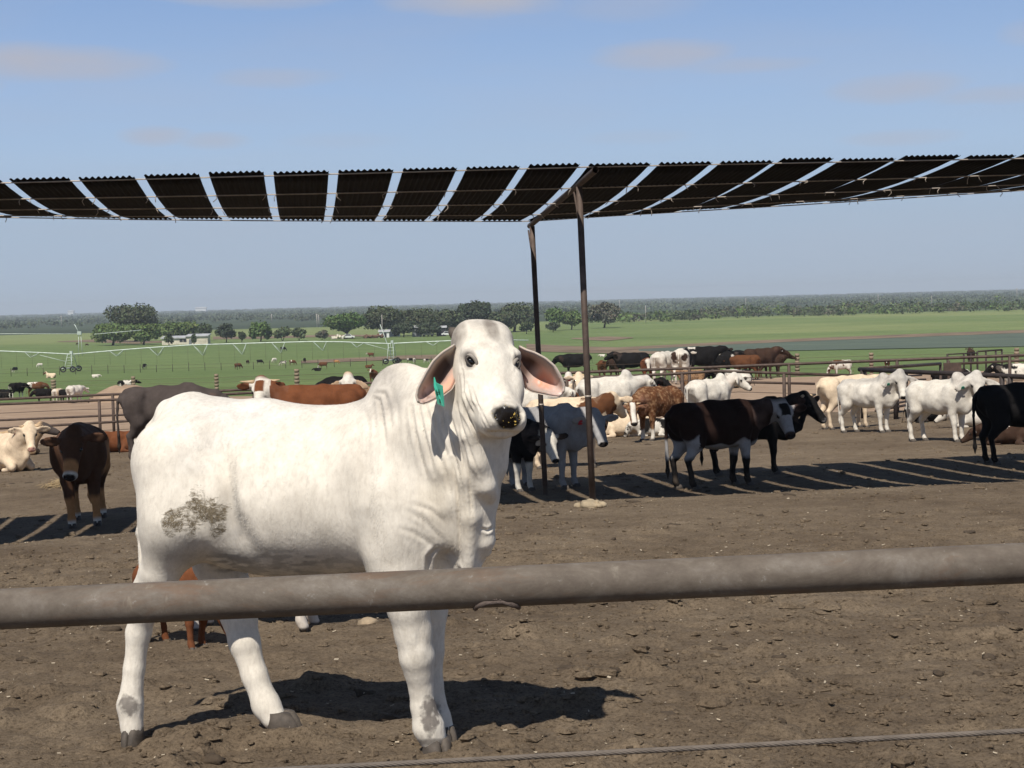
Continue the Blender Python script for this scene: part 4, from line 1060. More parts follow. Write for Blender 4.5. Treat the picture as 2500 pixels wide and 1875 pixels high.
def cow_mesh(o):
    """o: pose, hump, dew, ears, ny/np neck yaw/pitch, hy/hp head yaw/pitch (deg, body frame), pat, seed, h; returns V, Q, cols, head frame"""
    g = lambda k, d: o.get(k, d)
    pose = g('pose', 'stand'); h = g('h', 0.026); lie = pose == 'lie'; zb = -0.56 if lie else 0.0
    fat = g('fat', 1.0)
    s = Sdf((-1.30, -0.95, -0.08), (1.75, 0.95, 1.95), h)
    W_ = 0.29 * fat
    s.el((-0.02, 0, .93 + zb), (.68, W_, .325 * (0.5 + 0.5 * fat)), .06)
    s.el((0.05, 0, .86 + zb), (.50, W_ * 1.04, .27 * fat), .06)
    s.el((.42, 0, .94 + zb), (.34, .24, .34), .10)
    s.el((-.56, 0, 1.03 + zb), (.29, .25, .24), .10)
    s.rc((-.74, 0, 1.185 + zb), (-.1, 0, 1.20 + zb), .065, .07, .10); s.rc((-.1, 0, 1.20 + zb), (.45, 0, 1.21 + zb), .07, .08, .10)
    s.rc((-.42, -.19, 1.15 + zb), (-.42, .19, 1.15 + zb), .055, .055, .09)
    for y in (-.10, .10): s.el((-.80, y, 1.08 + zb), .075, .07)
    for sg in (-1, 1):
        s.el((.40, sg * (W_ - .08), .95 + zb), (.15, .075, .24), .06)            # shoulder
        s.el((-.43, sg * .205, 1.13 + zb), (.06, .05, .05), .05)                 # hook bone
        s.el((-.27, sg * (W_ + .035), 1.02 + zb), (.13, .07, .12), .09, cut=True)  # hollow flank
        s.el((-.60, sg * .20, .92 + zb), (.18, .09, .22), .07)                   # thigh
        if not lie: s.el((.17, sg * (W_ + .03), .72), (.06, .06, .14), .08, cut=True)   # behind the elbow
    s.el((.64, 0, .78 + zb), (.15, .13, .20), .10)
    if g('hump', 0): s.rc((.40, 0, 1.25 + zb), (.50, 0, 1.29 + zb), .09, .13 * g('hump', 0), .06)
    # neck and head frame
    ny, npi = R(g('ny', 0)), R(g('np', 32)); L = g('nl', .54)
    nb = np.array([.60, 0, 1.08 + zb]); nd_ = np.array([math.cos(npi) * math.cos(ny), math.cos(npi) * math.sin(ny), math.sin(npi)])
    poll = nb + nd_ * L
    hy, hp = R(g('hy', g('ny', 0))), R(g('hp', 38))
    u = np.array([math.cos(hp) * math.cos(hy), math.cos(hp) * math.sin(hy), -math.sin(hp)]); w = np.array([math.sin(hp) * math.cos(hy), math.sin(hp) * math.sin(hy), math.cos(hp)]); v = np.cross(w, u)
    K = g('hs', 1.16)
    M = np.stack([u, v, w], 1); hv = lambda a, b, c: poll + K * (a * u + b * v + c * w)
    s.rc(nb + (0, 0, -.03), nb + nd_ * L * .55, .225, .150, .10); s.rc(nb + nd_ * L * .55, hv(-.055, 0, -.05), .150, .092, .07); s.rc(hv(-.055, 0, -.05), hv(.05, 0, -.06), .092, .095 * K, .05)
    s.rc(np.array([.66, 0, .88 + zb]), hv(.03, 0, -.14), .13, .055, .09)
    if g('dew', 0):
        e = hv(.13, 0, -.20); a = np.array([.70, 0, .66 + zb]); mid = (a + e) / 2 + np.array([.04, 0, -.06]); dw = g('dew', 0)
        s.chain([e, mid, a], [.030, .042 * dw, .048 * dw], .06); s.chain([mid + (nb - mid) * .25, a + np.array([0, 0, .1])], [.06, .07], .08)
    s.el(hv(.06, 0, -.06), (.12 * K, .105 * K, .10 * K), .04, M)
    s.rc(hv(.10, 0, -.06), hv(.30, 0, -.06), .096 * K, .066 * K, .04); s.rc(hv(.30, 0, -.06), hv(.40, 0, -.065), .066 * K, .062 * K, .03)
    s.rc(hv(.10, 0, -.14), hv(.35, 0, -.110), .070 * K, .040 * K, .04)
    s.el(hv(.415, 0, -.065), (.048 * K, .073 * K, .054 * K), .025, M)
    for sg in (-1, 1):
        s.el(hv(.115, sg * .086, -.018), (.045 * K, .026 * K, .028 * K), .03, M)
        s.el(hv(.440, sg * .036, -.045), (.018 * K, .014 * K, .016 * K), .01, M, cut=True)
        s.el(hv(.150, sg * .112, -.035), (.026 * K, .016 * K, .020 * K), .012, M, cut=True)
        et = g('ears', 'side')
        if et == 'side':
            ed = unit(sg * v * 1.0 - 0.16 * w - 0.10 * u); en = unit(u * .75 + w * .35 + sg * v * 0.1)
            ln, wd = .120 * K, .062 * K
        elif et == 'up':
            ed = unit(sg * v * 1.0 + 0.35 * w - 0.1 * u); en = unit(u * .8 + w * .3); ln, wd = .11 * K, .055 * K
        else:
            ed = unit(sg * v * .80 + np.array([0, 0, -.55]) + 0.12 * w); en = unit(u * .5 + w * .8 + sg * v * .1); ln, wd = .150 * K, .070 * K
        en = unit(en - ed * (ed @ en)); em = np.cross(en, ed); Em = np.stack([ed, em, en], 1)
        b0 = hv(.035, sg * .094, -.030); s.rc(b0, b0 + ed * .07 * K, .030 * K, .034 * K, .02)
        s.el(b0 + ed * (ln + .02), (ln, wd, max(.020, .9 * h)), .015, Em)
        if h < .024: s.el(b0 + ed * (ln + .025) + en * .030, (ln * .70, wd * .62, .020), .012, Em, cut=True)
    # legs
    HO = []
    if not lie:
        lp = g('legs', (0, 0, 0, 0))
        for i, sg in ((0, -1), (1, 1)):
            d = lp[i]; y = sg * .155
            s.chain([(.44, y, .86), (.45, y * 1.02, .62), (.46 + d * .5, y, .40), (.45 + d * .9, y, .22), (.455 + d, y, .12), (.485 + d, y, .06)], [.14, .092, .062, .043, .049, .051], .028)
            HO.append((.50 + d, y))
        for i, sg in ((2, -1), (3, 1)):
            d = lp[i]; y = sg * .165
            s.chain([(-.56, y * .85, 1.0), (-.50 + d * .2, y * 1.1, .70), (-.64 + d * .6, y, .50)], [.20, .130, .072], .08)
            s.chain([(-.64 + d * .6, y, .50), (-.70 + d * .7, y, .46), (-.66 + d * .9, y, .24), (-.655 + d, y, .12), (-.62 + d, y, .06)], [.068, .052, .043, .049, .051], .025)
            HO.append((-.605 + d, y))
        if g('sheath', 0): s.el((-.05, 0, .58), (.12, .03, .05), .08)
        if g('udder', 0): s.el((-.42, 0, .66), (.13, .12, .10), .08)
        s.chain([(-.84, 0, 1.15), (-.905, 0, 1.06), (-.93, 0, .80), (-.92, .01, .48), (-.92, .01, .30)], [.038, .030, .022, .026, .034], .03)
        s.rc((-.92, .01, .30), (-.92, .01, .18), .034, .012, .03)
    else:
        for sg in (-1, 1):
            s.chain([(.46, sg * .17, .26), (.74, sg * .20, .10)], [.12, .07], .06)
            s.chain([(.74, sg * .20, .09), (.60, sg * .215, .05), (.40, sg * .20, .045)], [.062, .042, .045], .03)
            s.el((-.48, sg * .24, .27), (.27, .13, .22), .08)
            s.chain([(-.22, sg * .30, .16), (-.12, sg * .36, .07), (-.42, sg * .39, .05), (-.60, sg * .37, .045)], [.09, .06, .042, .048], .05)
        s.chain([(-.84, 0, .58), (-.93, .04, .44), (-.95, .12, .14), (-.92, .24, .04)], [.036, .028, .022, .028], .03)
    s.el((0, 0, -.12 if not lie else -.3), (.01, .01, .01), .01)
    V, Q = s.mesh(); V = relax(V, Q, 2, .4)
    V = V + normals(V, Q) * ((fbm(V * 5.5 + g('seed', 1), 19, 3) - .5) * .030 * sstep(.35, .6, V[:, 2] - zb))[:, None]
    hc = (V - poll) @ M / K
    C = cow_cols(V, hc, o, zb, lie)
    V[:, 0] = np.where(V[:, 0] < .6, V[:, 0] * .885, V[:, 0] - .069)
    hv = lambda a, b, c: poll + K * (a * u + b * v + c * w) - np.array([.069, 0, 0])
    HO = [(x_ * .885, y_) for x_, y_ in HO]
    return V, Q, C, dict(hv=hv, u=u, v=v, w=w, hoofs=HO, lie=lie)
def cow_cols(V, hc, o, zb, lie):
    g = lambda k, d: o.get(k, d); sd = g('seed', 1); pat = g('pat', 'solid'); base = np.array(COLS[g('col', 'white')]); sec = np.array(COLS[g('col2', 'white')])
    n = len(V); C = np.tile(base, (n, 1)); q = V.copy()
    n1 = fbm(q * 7, sd, 3); n2 = fbm(q * 26, sd + 3, 3)
    def pt(mk, col, k=1.0):
        nonlocal C
        mk = (np.clip(mk, 0, 1) * k)[:, None]; C = C * (1 - mk) + np.asarray(col) * mk
    z = V[:, 2] - zb; x, y = V[:, 0], V[:, 1]
    onh = (hc[:, 0] > -.12) & (hc[:, 0] < .52) & (np.abs(hc[:, 1]) < .15) & (hc[:, 2] > -.24) & (hc[:, 2] < .14)
    onh = onh * np.clip((hc[:, 0] + .10) * 12, 0, 1)
    if pat == 'patch':            # big sharp-edged patches
        f = fbm(q * g('ps', 2.1) * np.array([1, 1, 1.0]), sd + 50, 3) + 0.10 * (n2 - .5) + g('top', .25) * (z - .95)
        m_ = np.clip((f - g('thr', .5)) * 45, 0, 1) * (1 - onh * g('cleanhead', 0))
        pt(m_, sec)
    if pat == 'belly':            # second colour low down
        m_ = np.clip((g('line', .80) + .35 * (fbm(q * 2.3, sd + 9, 3) - .5) - z + 0.10 * (x < -.5)) * 30, 0, 1); pt(m_, sec)
    if pat == 'roan': pt(np.clip((n2 - .5) * 7, 0, 1), sec, .7)
    if pat == 'humped':           # greyer over hump, neck, quarters
        pt(np.clip((x - .25) * 3, 0, 1) * np.clip((z - .9) * 2, 0, 1) * n1 * 1.4, sec, .5); pt(np.clip((-x - .3) * 2, 0, 1) * np.clip((z - .9) * 2, 0, 1) * n1, sec, .4)
    if g('dorsal', 0): pt(np.clip((z - 1.13) * 9, 0, 1) * n1 * 1.4, (.30, .28, .26), .7)
    if g('patches', 0):
        for (cx, cy, cz, r, cn) in g('patches', 0):
            d = np.sqrt(((x - cx))**2 + ((y - cy))**2 + ((z - cz))**2) + (fbm(q * 6, sd + 70, 3) - .5) * .34 + (n2 - .5) * .06
            pt(np.clip((r - d) * 40, 0, 1), COLS[cn])
    if g('face', 0):
        f = g('face', 0)
        if f == 'blaze': pt(onh * np.clip((.055 + .02 * (n1 - .5) - np.abs(hc[:, 1])) * 60, 0, 1) * (hc[:, 0] > -.02), COLS['white'])
        elif f == 'spot': pt(onh * np.clip((.045 - np.hypot(hc[:, 1], hc[:, 0] - .06)) * 60, 0, 1), COLS['white'])
        else: pt(onh * np.clip((np.abs(hc[:, 1]) < .16) * 1.0, 0, 1), COLS[f])
    if g('mark', 0):              # brown mark on a white forehead
        pt(onh * np.clip((.075 - np.abs(hc[:, 1]) + .03 * (n1 - .5)) * 50, 0, 1) * (hc[:, 0] < .17) * (hc[:, 0] > .0), COLS[g('mark', 0)])
    if g('muzz', 0): pt(onh * np.clip((hc[:, 0] - .27 + .08 * (n1 - .5)) * 18, 0, 1), COLS[g('muzz', 0)])
    if g('ring', 0): pt(onh * np.clip((hc[:, 0] - .385) * 40, 0, 1), COLS[g('ring', 0)])
    if g('legc', 0) and not lie: pt(np.clip((g('legz', .42) - V[:, 2] + .10 * (n1 - .5)) * 16, 0, 1), COLS[g('legc', 0)])
    if g('sockc', 0) and not lie: pt(np.clip((g('sockz', .16) - V[:, 2] + .06 * (n1 - .5)) * 22, 0, 1), COLS[g('sockc', 0)])
    if g('sidec', 0): pt(np.clip((np.abs(y) - .22) * 14, 0, 1) * np.clip((.35 - x) * 5, 0, 1) * np.clip((z - .55) * 6, 0, 1) * np.clip((1.10 - z) * 6, 0, 1), COLS[g('sidec', 0)], .8)
    if g('undc', 0): pt(np.clip((.70 - z + .06 * (n1 - .5)) * 10, 0, 1) * np.clip((np.abs(x) < .5) * 1., 0, 1) * (V[:, 2] > .5), COLS[g('undc', 0)], .8)
    if g('tailc', 0): pt((x < -.86) * np.clip((.55 - V[:, 2]) * 8, 0, 1), COLS[g('tailc', 0)])
    # nose, eye rims, inner ears, hooves
    nose = onh * np.clip(1.3 - ((hc[:, 0] - .445) / .035)**2 - (hc[:, 1] / .062)**2 - ((hc[:, 2] + .05) / .046)**2, 0, 1)
    pt(nose * 2.5 * g('nosek', 1), g('nosec', (.022, .018, .017)))
    for sg in (-1, 1):
        pt(onh * np.clip(1.3 - ((hc[:, 0] - .150) / .036)**2 - ((hc[:, 1] - sg * .096) / .030)**2 - ((hc[:, 2] + .035) / .030)**2, 0, 1), (.05, .04, .035), .85)
        ear = (sg * hc[:, 1] > .12) & (sg * hc[:, 1] < .40) & (np.abs(hc[:, 0]) < .26) & (np.linalg.norm(hc, axis=1) < .42)
        pt(ear * np.clip((n1 - .25) * 2, 0, 1), np.minimum(C.mean(0) * .5 + np.array(g('earc', (.08, .045, .035))), .6), .5)
    if not lie: pt(np.clip((.062 - V[:, 2]) * 60, 0, 1) * (V[:, 2] < .09), (.055, .045, .038), .9)
    k = g('dirt', .35)
    pt(np.clip((.55 - V[:, 2]) * 1.6, 0, 1) * np.clip((n1 - .38) * 3, 0, 1), (.13, .10, .075), k)
    C *= (.88 + .24 * n1)[:, None]
    return C
def cow_parts(root, H, o, sc, detail):
    hv, u, v, w = H['hv'], H['u'], H['v'], H['w']
    if detail >= 1:
        for sg in (-1, 1):
            MB().ball(hv(.150, sg * .092, -.036), .025, 10, 7).build('eye', M_DARK_GLOSS, root)
    if o.get('horn'):
        ln, cv = o['horn']
        for sg in (-1, 1):
            b0 = hv(-.03, sg * .085, -.02); pts = [b0 + (sg * v * ln * t + w * (cv * t * t) + u * 0.03 * t) for t in (0, .3, .6, .85, 1)]
            MB().tube(pts, [.032, .028, .021, .012, .004], 9).build('horn', M_HORN, root)
    if o.get('tag'):
        side, mt = o['tag']; sg = 1 if side == 'l' else -1
        if o.get('ears', 'side') == 'droop': c = hv(.035, sg * .094, -.030) + unit(sg * v * .80 + np.array([0, 0, -.55]) + .12 * w) * .22 + u * .03 + w * .05 + np.array([0, 0, -.04])
        else: c = hv(0, sg * .21, -.065) + u * .03 + np.array([0, 0, -.03])
        a = unit(v - np.array([0, 0, v[2]])); nn = unit(u + w * .2); b = np.cross(nn, a); t = MB()
        q = [c + a * (dx * .034) + b * dz for dx, dz in ((-1, -.045), (1, -.045), (1, .02), (.4, .045), (-.4, .045), (-1, .02))]
        if abs(b[2]) < .3: q = [c + a * (dx * .034) + np.array([0, 0, dz]) for dx, dz in ((-1, -.045), (1, -.045), (1, .02), (.4, .045), (-.4, .045), (-1, .02))]
        qb = [p - nn * .005 for p in q]; t.add(q + qb, [list(range(6)), list(range(6, 12))[::-1]] + [[i, (i+1) % 6, (i+1) % 6 + 6, i + 6] for i in range(6)])
        t.build('ear_tag', TAGM[mt], root, smooth=False)
    if detail >= 2 and not H['lie']:
        for (hx, hy_) in H['hoofs']:
            hb = MB()
            for sg in (-1, 1):
                c = np.array([hx, hy_ + sg * .026, 0]); rings = []
                for zz, fr, bk, hw in ((.075, .045, .048, .021), (.03, .066, .05, .026), (-.02, .08, .05, .027)):
                    rings.append([c + np.array([(fr if math.cos(t) > 0 else bk) * math.cos(t), hw * math.sin(t), zz]) for t in np.linspace(0, 2 * math.pi, 10, endpoint=False)])
                vv = [p for r_ in rings for p in r_]; ff = [[i*10 + j, i*10 + (j+1) % 10, (i+1)*10 + (j+1) % 10, (i+1)*10 + j] for i in range(2) for j in range(10)] + [list(range(10))[::-1], [20 + j for j in range(10)]]
                hb.add(vv, ff)
            hb.build('hoof', M_HOOF, root)
def ground_frame(p, heading):
    e = .6; gx = (ground(p[0] + e, p[1]) - ground(p[0] - e, p[1])) / (2 * e); gy = (ground(p[0], p[1] + e) - ground(p[0], p[1] - e)) / (2 * e)
    up = Vector((-gx, -gy, 1)).normalized(); f = Vector((math.cos(heading), math.sin(heading), 0)); f = (f - up * f.dot(up)).normalized(); l = up.cross(f)
    return Matrix((f, l, up)).transposed().to_quaternion()
CATTLE_N = [0]
def cow(px, py, hpx, head, label, cat='cow', group=None, detail=1, d=None, **o):
    """px, py: pixel of the ground below its middle; hpx: height of its back above that in px; head: heading, 0 right, 90 away, 180 left, 270 to the viewer"""
    CATTLE_N[0] += 1
    p = hit(px, py) if d is None else P(px, py, d)
    dist = p[1]; p[2] = ground(p[0], p[1])
    nominal = 1.285 if o.get('pose', 'stand') != 'lie' else 0.72
    sc = o.pop('scale', None) or hpx * dist / FPX / nominal
    o.setdefault('seed', 100 + CATTLE_N[0] * 7)
    o.setdefault('h', float(np.clip(dist * 0.00062 / sc, .0165, .05)))
    V, Q, C, H = cow_mesh(o)
    kind = o.get('name', 'cow')
    root = thing(kind, label, cat, p + np.array([0, 0, -.012]), 0, group)
    root.rotation_mode = 'QUATERNION'; root.rotation_quaternion = ground_frame(p, R(head)); root.scale = (sc,) * 3
    me = mesh_from('body', V, Q, M_COAT, True, C); link('body', me, root)
    cow_parts(root, H, o, sc, detail)
    return root
# ------------------------------------------------------------------ the herd (pixel of feet, back height, heading)
G1 = 'cattle in the near yard'; G2 = 'cattle in the pen behind the pipe fence'; G3 = 'cattle out on the pasture'
def herd_near():
    cow(214, 1278, 246, 281, 'dark chocolate calf facing the viewer with an orange muzzle and pale feet', 'calf', G1, 2, name='calf', col='choc', muzz='orange', ring='white', legc='orange', legz=.42, sockc='white', sockz=.13, sidec='orange', hp=56, np=14, ny=0, hy=-14, nl=.52, hs=1.25, ears='side', fat=1.22, dirt=.0)
    cow(412, 1126, 186, 4, 'big muddy dark brown bull seen side-on behind the white bull rump', 'bull', G1, 2, name='bull', col='greyb', hump=.3, fat=1.05, np=-10, hp=50, tailc='black', dirt=.5, legs=(0, .05, .04, -.08))
    cow(285, 1104, 52, 200, 'red cow lying by the pipe fence, seen between the dark calf and the muddy bull', 'cow', G1, 1, col='red', pose='lie', np=30, face='tan')
    cow(392, 1108, 60, 0, 'red cow lying behind the legs of the muddy brown bull', 'cow', G1, 1, col='red', pose='lie', np=10)
    cow(350, 1118, 100, 100, 'white-legged dark cow mostly hidden behind the muddy brown bull', 'cow', G1, 1, col='dark', legc='white', legz=.7, np=10)
    cow(8, 1150, 92, 318, 'cream horned cow lying down with a red ear tag, at the left', 'cow', G1, 2, col='cream', pose='lie', ny=10, hy=-28, np=42, hp=48, nl=.5, horn=(.10, .05), tag=('r', 'r'), dew=1.1, dirt=.05, nosec=(.45, .25, .2))
    cow(30, 1112, 62, 0, 'grey-faced tan cow lying behind the cream horned cow, drooling', 'cow', G1, 1, col='tan', pose='lie', np=40, hp=25, face='greyb', ears='side', ny=0, hy=0)
    cow(782, 1136, 198, 183, 'red-brown horned cow with a brown-marked white face, seen above the back of the white bull', 'cow', G1, 1, col='red', face='white', mark='red', horn=(.22, .06), np=40, ny=8, hy=84, hp=50, nl=.46, fat=1.05)
    cow(886, 1092, 150, 262, 'tan humped cow with a white face looking over the red-brown horned cow', 'cow', G1, 1, col='fawn', face='white', ears='droop', hump=.7, np=48, hp=58, ny=-6, hy=6, nl=.55, pat='humped', col2='cream')
    cow(735, 1068, 120, 180, 'white cow of which only the back shows over the red-brown horned cow', 'cow', G1, 0, col='white', np=-10, hp=60)
    cow(842, 1010, 92, 180, 'black cow behind the white-faced tan cow, left of the bull hump', 'cow', G1, 0, col='black', np=-20, hp=60)
    # brown calf behind the hero
    cow(436, 1577, 222, 322, 'red-brown calf with its head down behind the legs of the white bull', 'calf', G1, 2, name='calf', col='red', pat='solid', np=-42, hp=72, nl=.58, ny=12, hy=18, dirt=.15, legs=(.05, -.10, 0, .1))
    cow(640, 1535, 232, 350, 'pinkish-white calf hidden behind the white bull except for one leg', 'calf', G1, 1, name='calf', col='pale', np=20, legs=(.0, .0, .0, .0), scale=.66)
    # in the shade and right of it
    cow(1338, 1190, 200, 322, 'grey steer in the striped shade between the two shade posts, looking at the viewer', 'steer', G1, 2, name='steer', col='grey', hump=.4, np=8, ny=0, hy=-34, hp=52, nl=.46, tag=('r', 'r'), dew=.9, fat=1.08, dirt=.15)
    cow(1238, 1198, 180, 318, 'black steer with a white face and white stripy foreleg beside the bull dewlap', 'steer', G1, 2, name='steer', col='black', face='white', np=-8, ny=0, hy=-26, hp=54, nl=.50, legc='white', legz=.55)
    cow(1392, 1141, 172, 350, 'cream steer with red-brown patches standing behind the shade posts', 'steer', G1, 2, name='steer', col='cream', np=28, hp=40, fat=1.02, ny=30, hy=70, nl=.42, dirt=.02, patches=((.46, -.22, .96, .34, 'brown'), (.66, -.10, .82, .22, 'brown'), (.75, .0, 1.1, .25, 'brown'), (-.02, -.28, 1.10, .13, 'brown'), (-.38, -.26, 1.06, .08, 'brown'), (.10, -.28, .85, .10, 'brown'), (.55, -.1, .62, .12, 'brown')))
    cow(1610, 1074, 132, 224, 'brown white-faced cow with a red tag turning its head to the viewer', 'cow', G1, 2, col='brown', pat='roan', col2='fawn', face='blaze', sockc='white', sockz=.3, horn=(.09, .06), tag=('r', 'r'), np=-18, ny=12, hy=48, hp=50, nl=.54, hs=1.22, earc=(.3, .14, .09), fat=1.08)
    cow(1512, 1066, 56, 350, 'cream cow lying in front of the brown white-faced cow', 'cow', G1, 1, col='cream', pose='lie', np=5, hp=55, dirt=.05)
    cow(1600, 1064, 44, 185, 'black and white cow lying under the brown white-faced cow', 'cow', G1, 1, col='white', pat='patch', col2='black', thr=.5, pose='lie', np=0, hp=60)
    cow(1490, 1050, 130, 15, 'bluish-white humped cow standing behind the patched cream steer', 'cow', G1, 1, col='white', pat='humped', col2='grey', hump=1.3, np=12, hp=50, fat=1.1, dirt=.05)
    cow(1418, 1046, 118, 268, 'tan cow with a red ear tag looking over the patched cream steer', 'cow', G1, 1, col='cream', np=42, hp=40, ny=0, hy=0, tag=('r', 'r'), horn=(.05, .04))
    cow(1388, 1040, 112, 272, 'pure white cow facing the viewer at the edge of the bull ear', 'cow', G1, 1, col='white', np=40, hp=55, ears='droop')
    cow(1300, 1062, 120, 5, 'white cow whose back shows under the sunlit ear of the bull', 'cow', G1, 1, col='white', np=5, pat='patch', col2='red', thr=.66)
    cow(1542, 1040, 108, 8, 'black steer with a red ear tag behind the brown white-faced cow', 'steer', G1, 1, name='steer', col='black', np=26, hy=-40, hp=35, tag=('r', 'r'))
    cow(1735, 1042, 118, 38, 'white humped heifer standing by the middle fence with its head turned right', 'heifer', G1, 2, name='heifer', col='white', ears='droop', hump=1.1, np=30, ny=-14, hy=-52, hp=42, dirt=.02, hs=1.2, earc=(.3, .16, .12))
    cow(1752, 1188, 212, 22, 'black steer with white underside in the striped shade, looking back at the viewer', 'steer', G1, 2, name='steer', col='rbrown', pat='belly', col2='grey', line=.67, np=10, ny=-34, hy=-98, hp=52, nl=.56, face='grey', mark='black', ring='dark', hs=1.2, legs=(.02, -.06, .08, -.04), legc='black', legz=.50, dirt=.6, fat=1.08)  # white underside drawn in grey: canopy shade is put into its colour
    cow(1832, 1158, 185, 350, 'black horned cow with a deep dewlap behind the black and white steer', 'cow', G1, 2, col='black', np=24, ny=4, hy=-34, hp=46, horn=(.12, .05), dew=1.5, hump=.3, nosec=(.12, .11, .105), fat=1.0)
    cow(2070, 1046, 130, 20, 'pale tan cow seen from its rump at the corner of the gate', 'cow', G1, 2, col='cream', np=10, fat=1.05, undc='brown', dirt=.1, dorsal=.0)
    cow(2122, 1056, 134, 314, 'slim white humped heifer with a green tag, nearer the gate corner', 'heifer', G1, 2, name='heifer', col='white', ears='droop', hump=1.0, dew=1.2, np=34, ny=-4, hy=-46, hp=62, nl=.50, hs=1.3, tag=('r', 'g'), dorsal=1, dirt=.08, legs=(.03, -.02, -.05, .1), pat='humped', col2='grey')
    cow(2299, 1078, 152, 310, 'stocky white humped heifer with a green tag beside the black steer', 'heifer', G1, 2, name='heifer', col='white', ears='droop', hump=1.3, dew=1.6, np=34, ny=-2, hy=-44, hp=62, nl=.48, hs=1.3, tag=('r', 'g'), dirt=.05, fat=1.06, legs=(.05, -.02, -.06, .02), pat='humped', col2='grey')
    cow(2500, 1128, 196, 8, 'black steer cut off by the right edge of the picture', 'steer', G1, 2, name='steer', col='black', np=10, fat=1.05, dirt=.1)
    cow(2385, 1042, 52, 180, 'white cow lying behind the tail of the black steer', 'cow', G1, 1, col='white', pose='lie', np=10)
    cow(2260, 1030, 48, 10, 'black cow with white spots lying behind the legs of the stocky white heifer', 'cow', G1, 1, col='black', pat='patch', col2='white', thr=.62, pose='lie', np=0, hp=60)
    cow(2470, 1085, 60, 170, 'dark cow with white legs lying under the black steer', 'cow', G1, 1, col='dark', pat='patch', col2='white', thr=.6, pose='lie', np=0)
def herd_pen():
    cow(1408, 925, 62, 178, 'black cow lying lengthwise furthest left behind the fence, half hidden by the shade post', 'cow', G2, 1, col='black', np=2, hp=50)
    cow(1470, 925, 46, 90, 'red-brown cow seen from behind between two black cows', 'cow', G2, 0, col='brown', np=0)
    cow(1506, 928, 58, 110, 'dark brown cow behind the black steer that looks left', 'cow', G2, 0, col='dark', np=0)
    cow(1545, 930, 70, 176, 'black steer with white feet looking left over the others', 'steer', G2, 1, name='steer', col='black', sockc='white', sockz=.45, np=30, hp=25, ny=10, hy=40, nl=.44)
    cow(1582, 935, 62, 268, 'red and white faced cow lying between the black steer and the white cow', 'cow', G2, 1, col='red', face='white', np=10, hp=70)
    cow(1622, 938, 80, 60, 'white cow with grey-speckled rump behind the fence', 'cow', G2, 1, col='white', pat='roan', col2='pale', np=6, hp=60)
    cow(1668, 938, 88, 75, 'black and white cow seen straight from the rear with two black haunches', 'cow', G2, 1, col='white', patches=((-.75, .16, 1.0, .18, 'dark'), (-.75, -.16, 1.0, .18, 'dark'), (.1, -.2, 1.0, .42, 'black'), (.5, 0, 1.1, .4, 'black'), (.1, .2, 1.0, .42, 'black')), tailc='white', np=10)
    cow(1712, 932, 86, 20, 'black cow with a white poll right of the black and white rump', 'cow', G2, 1, col='black', np=14, hp=35, hy=20, face='blaze', patches=((-.4, 0, 1.25, .2, 'white'),))
    cow(1756, 930, 72, 2, 'black cow with a white patch on the neck facing right', 'cow', G2, 1, col='black', patches=((.62, -.2, 1.02, .07, 'white'), (-.1, 0, 1.28, .22, 'white')), np=18, hp=22, sockc='white', sockz=.4)
    cow(1790, 948, 46, 200, 'spotted black and white calf lying in the dirt behind the fence', 'calf', G2, 0, name='calf', col='white', pat='patch', col2='black', pose='lie')
    cow(1690, 960, 58, 200, 'brindled brown and white calf standing by the fence post', 'calf', G2, 1, name='calf', col='fawn', pat='roan', col2='dark', face='blaze', np=30, hy=60, hp=45)
    cow(1822, 928, 62, 150, 'brown cow furthest left of the three dark ones on the rise', 'cow', G2, 1, col='brown', np=0)
    cow(1856, 926, 76, 25, 'tall dark brown cow with its head over the others', 'cow', G2, 1, col='dark', np=22, hp=25, hy=-10, tag=('r', 'w'))
    cow(1882, 922, 58, 8, 'dark brown cow right of the tall one, facing right', 'cow', G2, 1, col='dark', np=20, hp=25)
    cow(2056, 922, 44, 182, 'red and white speckled cow grazing behind the gate', 'cow', G2, 1, col='white', pat='patch', col2='brown', thr=.5, ps=4, np=-40, hp=70, nl=.6)
    cow(2166, 902, 26, 255, 'small red cow with a white face mark facing the viewer at the grass edge', 'cow', G2, 1, col='red', face='blaze', np=10)
    cow(2312, 965, 62, 5, 'black cow with a white-patched face behind the gate rail', 'cow', G2, 1, col='black', face='blaze', np=20, hy=-30, hp=30)
    cow(2488, 965, 78, 170, 'white cow with black spots at the right edge behind the fence', 'cow', G2, 1, col='white', pat='patch', col2='black', thr=.64, np=20, face='black')
    cow(2370, 888, 36, 80, 'small dark cow standing inside the far pipe pen', 'cow', G2, 0, col='dark')
    # far left bunch
    cow(42, 974, 40, 60, 'black and white cow seen from behind, furthest left of the far bunch', 'cow', G2, 1, col='black', patches=((-.78, 0, .9, .17, 'white'), (-.4, .2, .6, .2, 'white'), (-.6, -.1, .3, .2, 'white')), legc='white', legz=.5, np=5)
    cow(88, 968, 36, 2, 'red-brown cow with a white shoulder and back in the far bunch', 'cow', G2, 1, col='brown', patches=((-.6, 0, 1.15, .42, 'white'), (0, 0, 1.3, .22, 'white'), (-.2, 0, .6, .25, 'white')), np=-10, hp=60)
    cow(8, 972, 22, 170, 'black cow lying at the left picture edge beyond the fence', 'cow', G2, 0, col='black', pose='lie')
    cow(107, 984, 36, 182, 'plain black cow in the middle of the far bunch', 'cow', G2, 1, col='black', np=-15, hp=60)
    cow(142, 984, 36, 80, 'cream and white cow seen from behind in the far bunch', 'cow', G2, 1, col='white', pat='patch', col2='cream', thr=.5, np=0)
    cow(160, 984, 34, 150, 'black calf tucked between the two pale cows of the far bunch', 'calf', G2, 0, name='calf', col='black', np=-10)
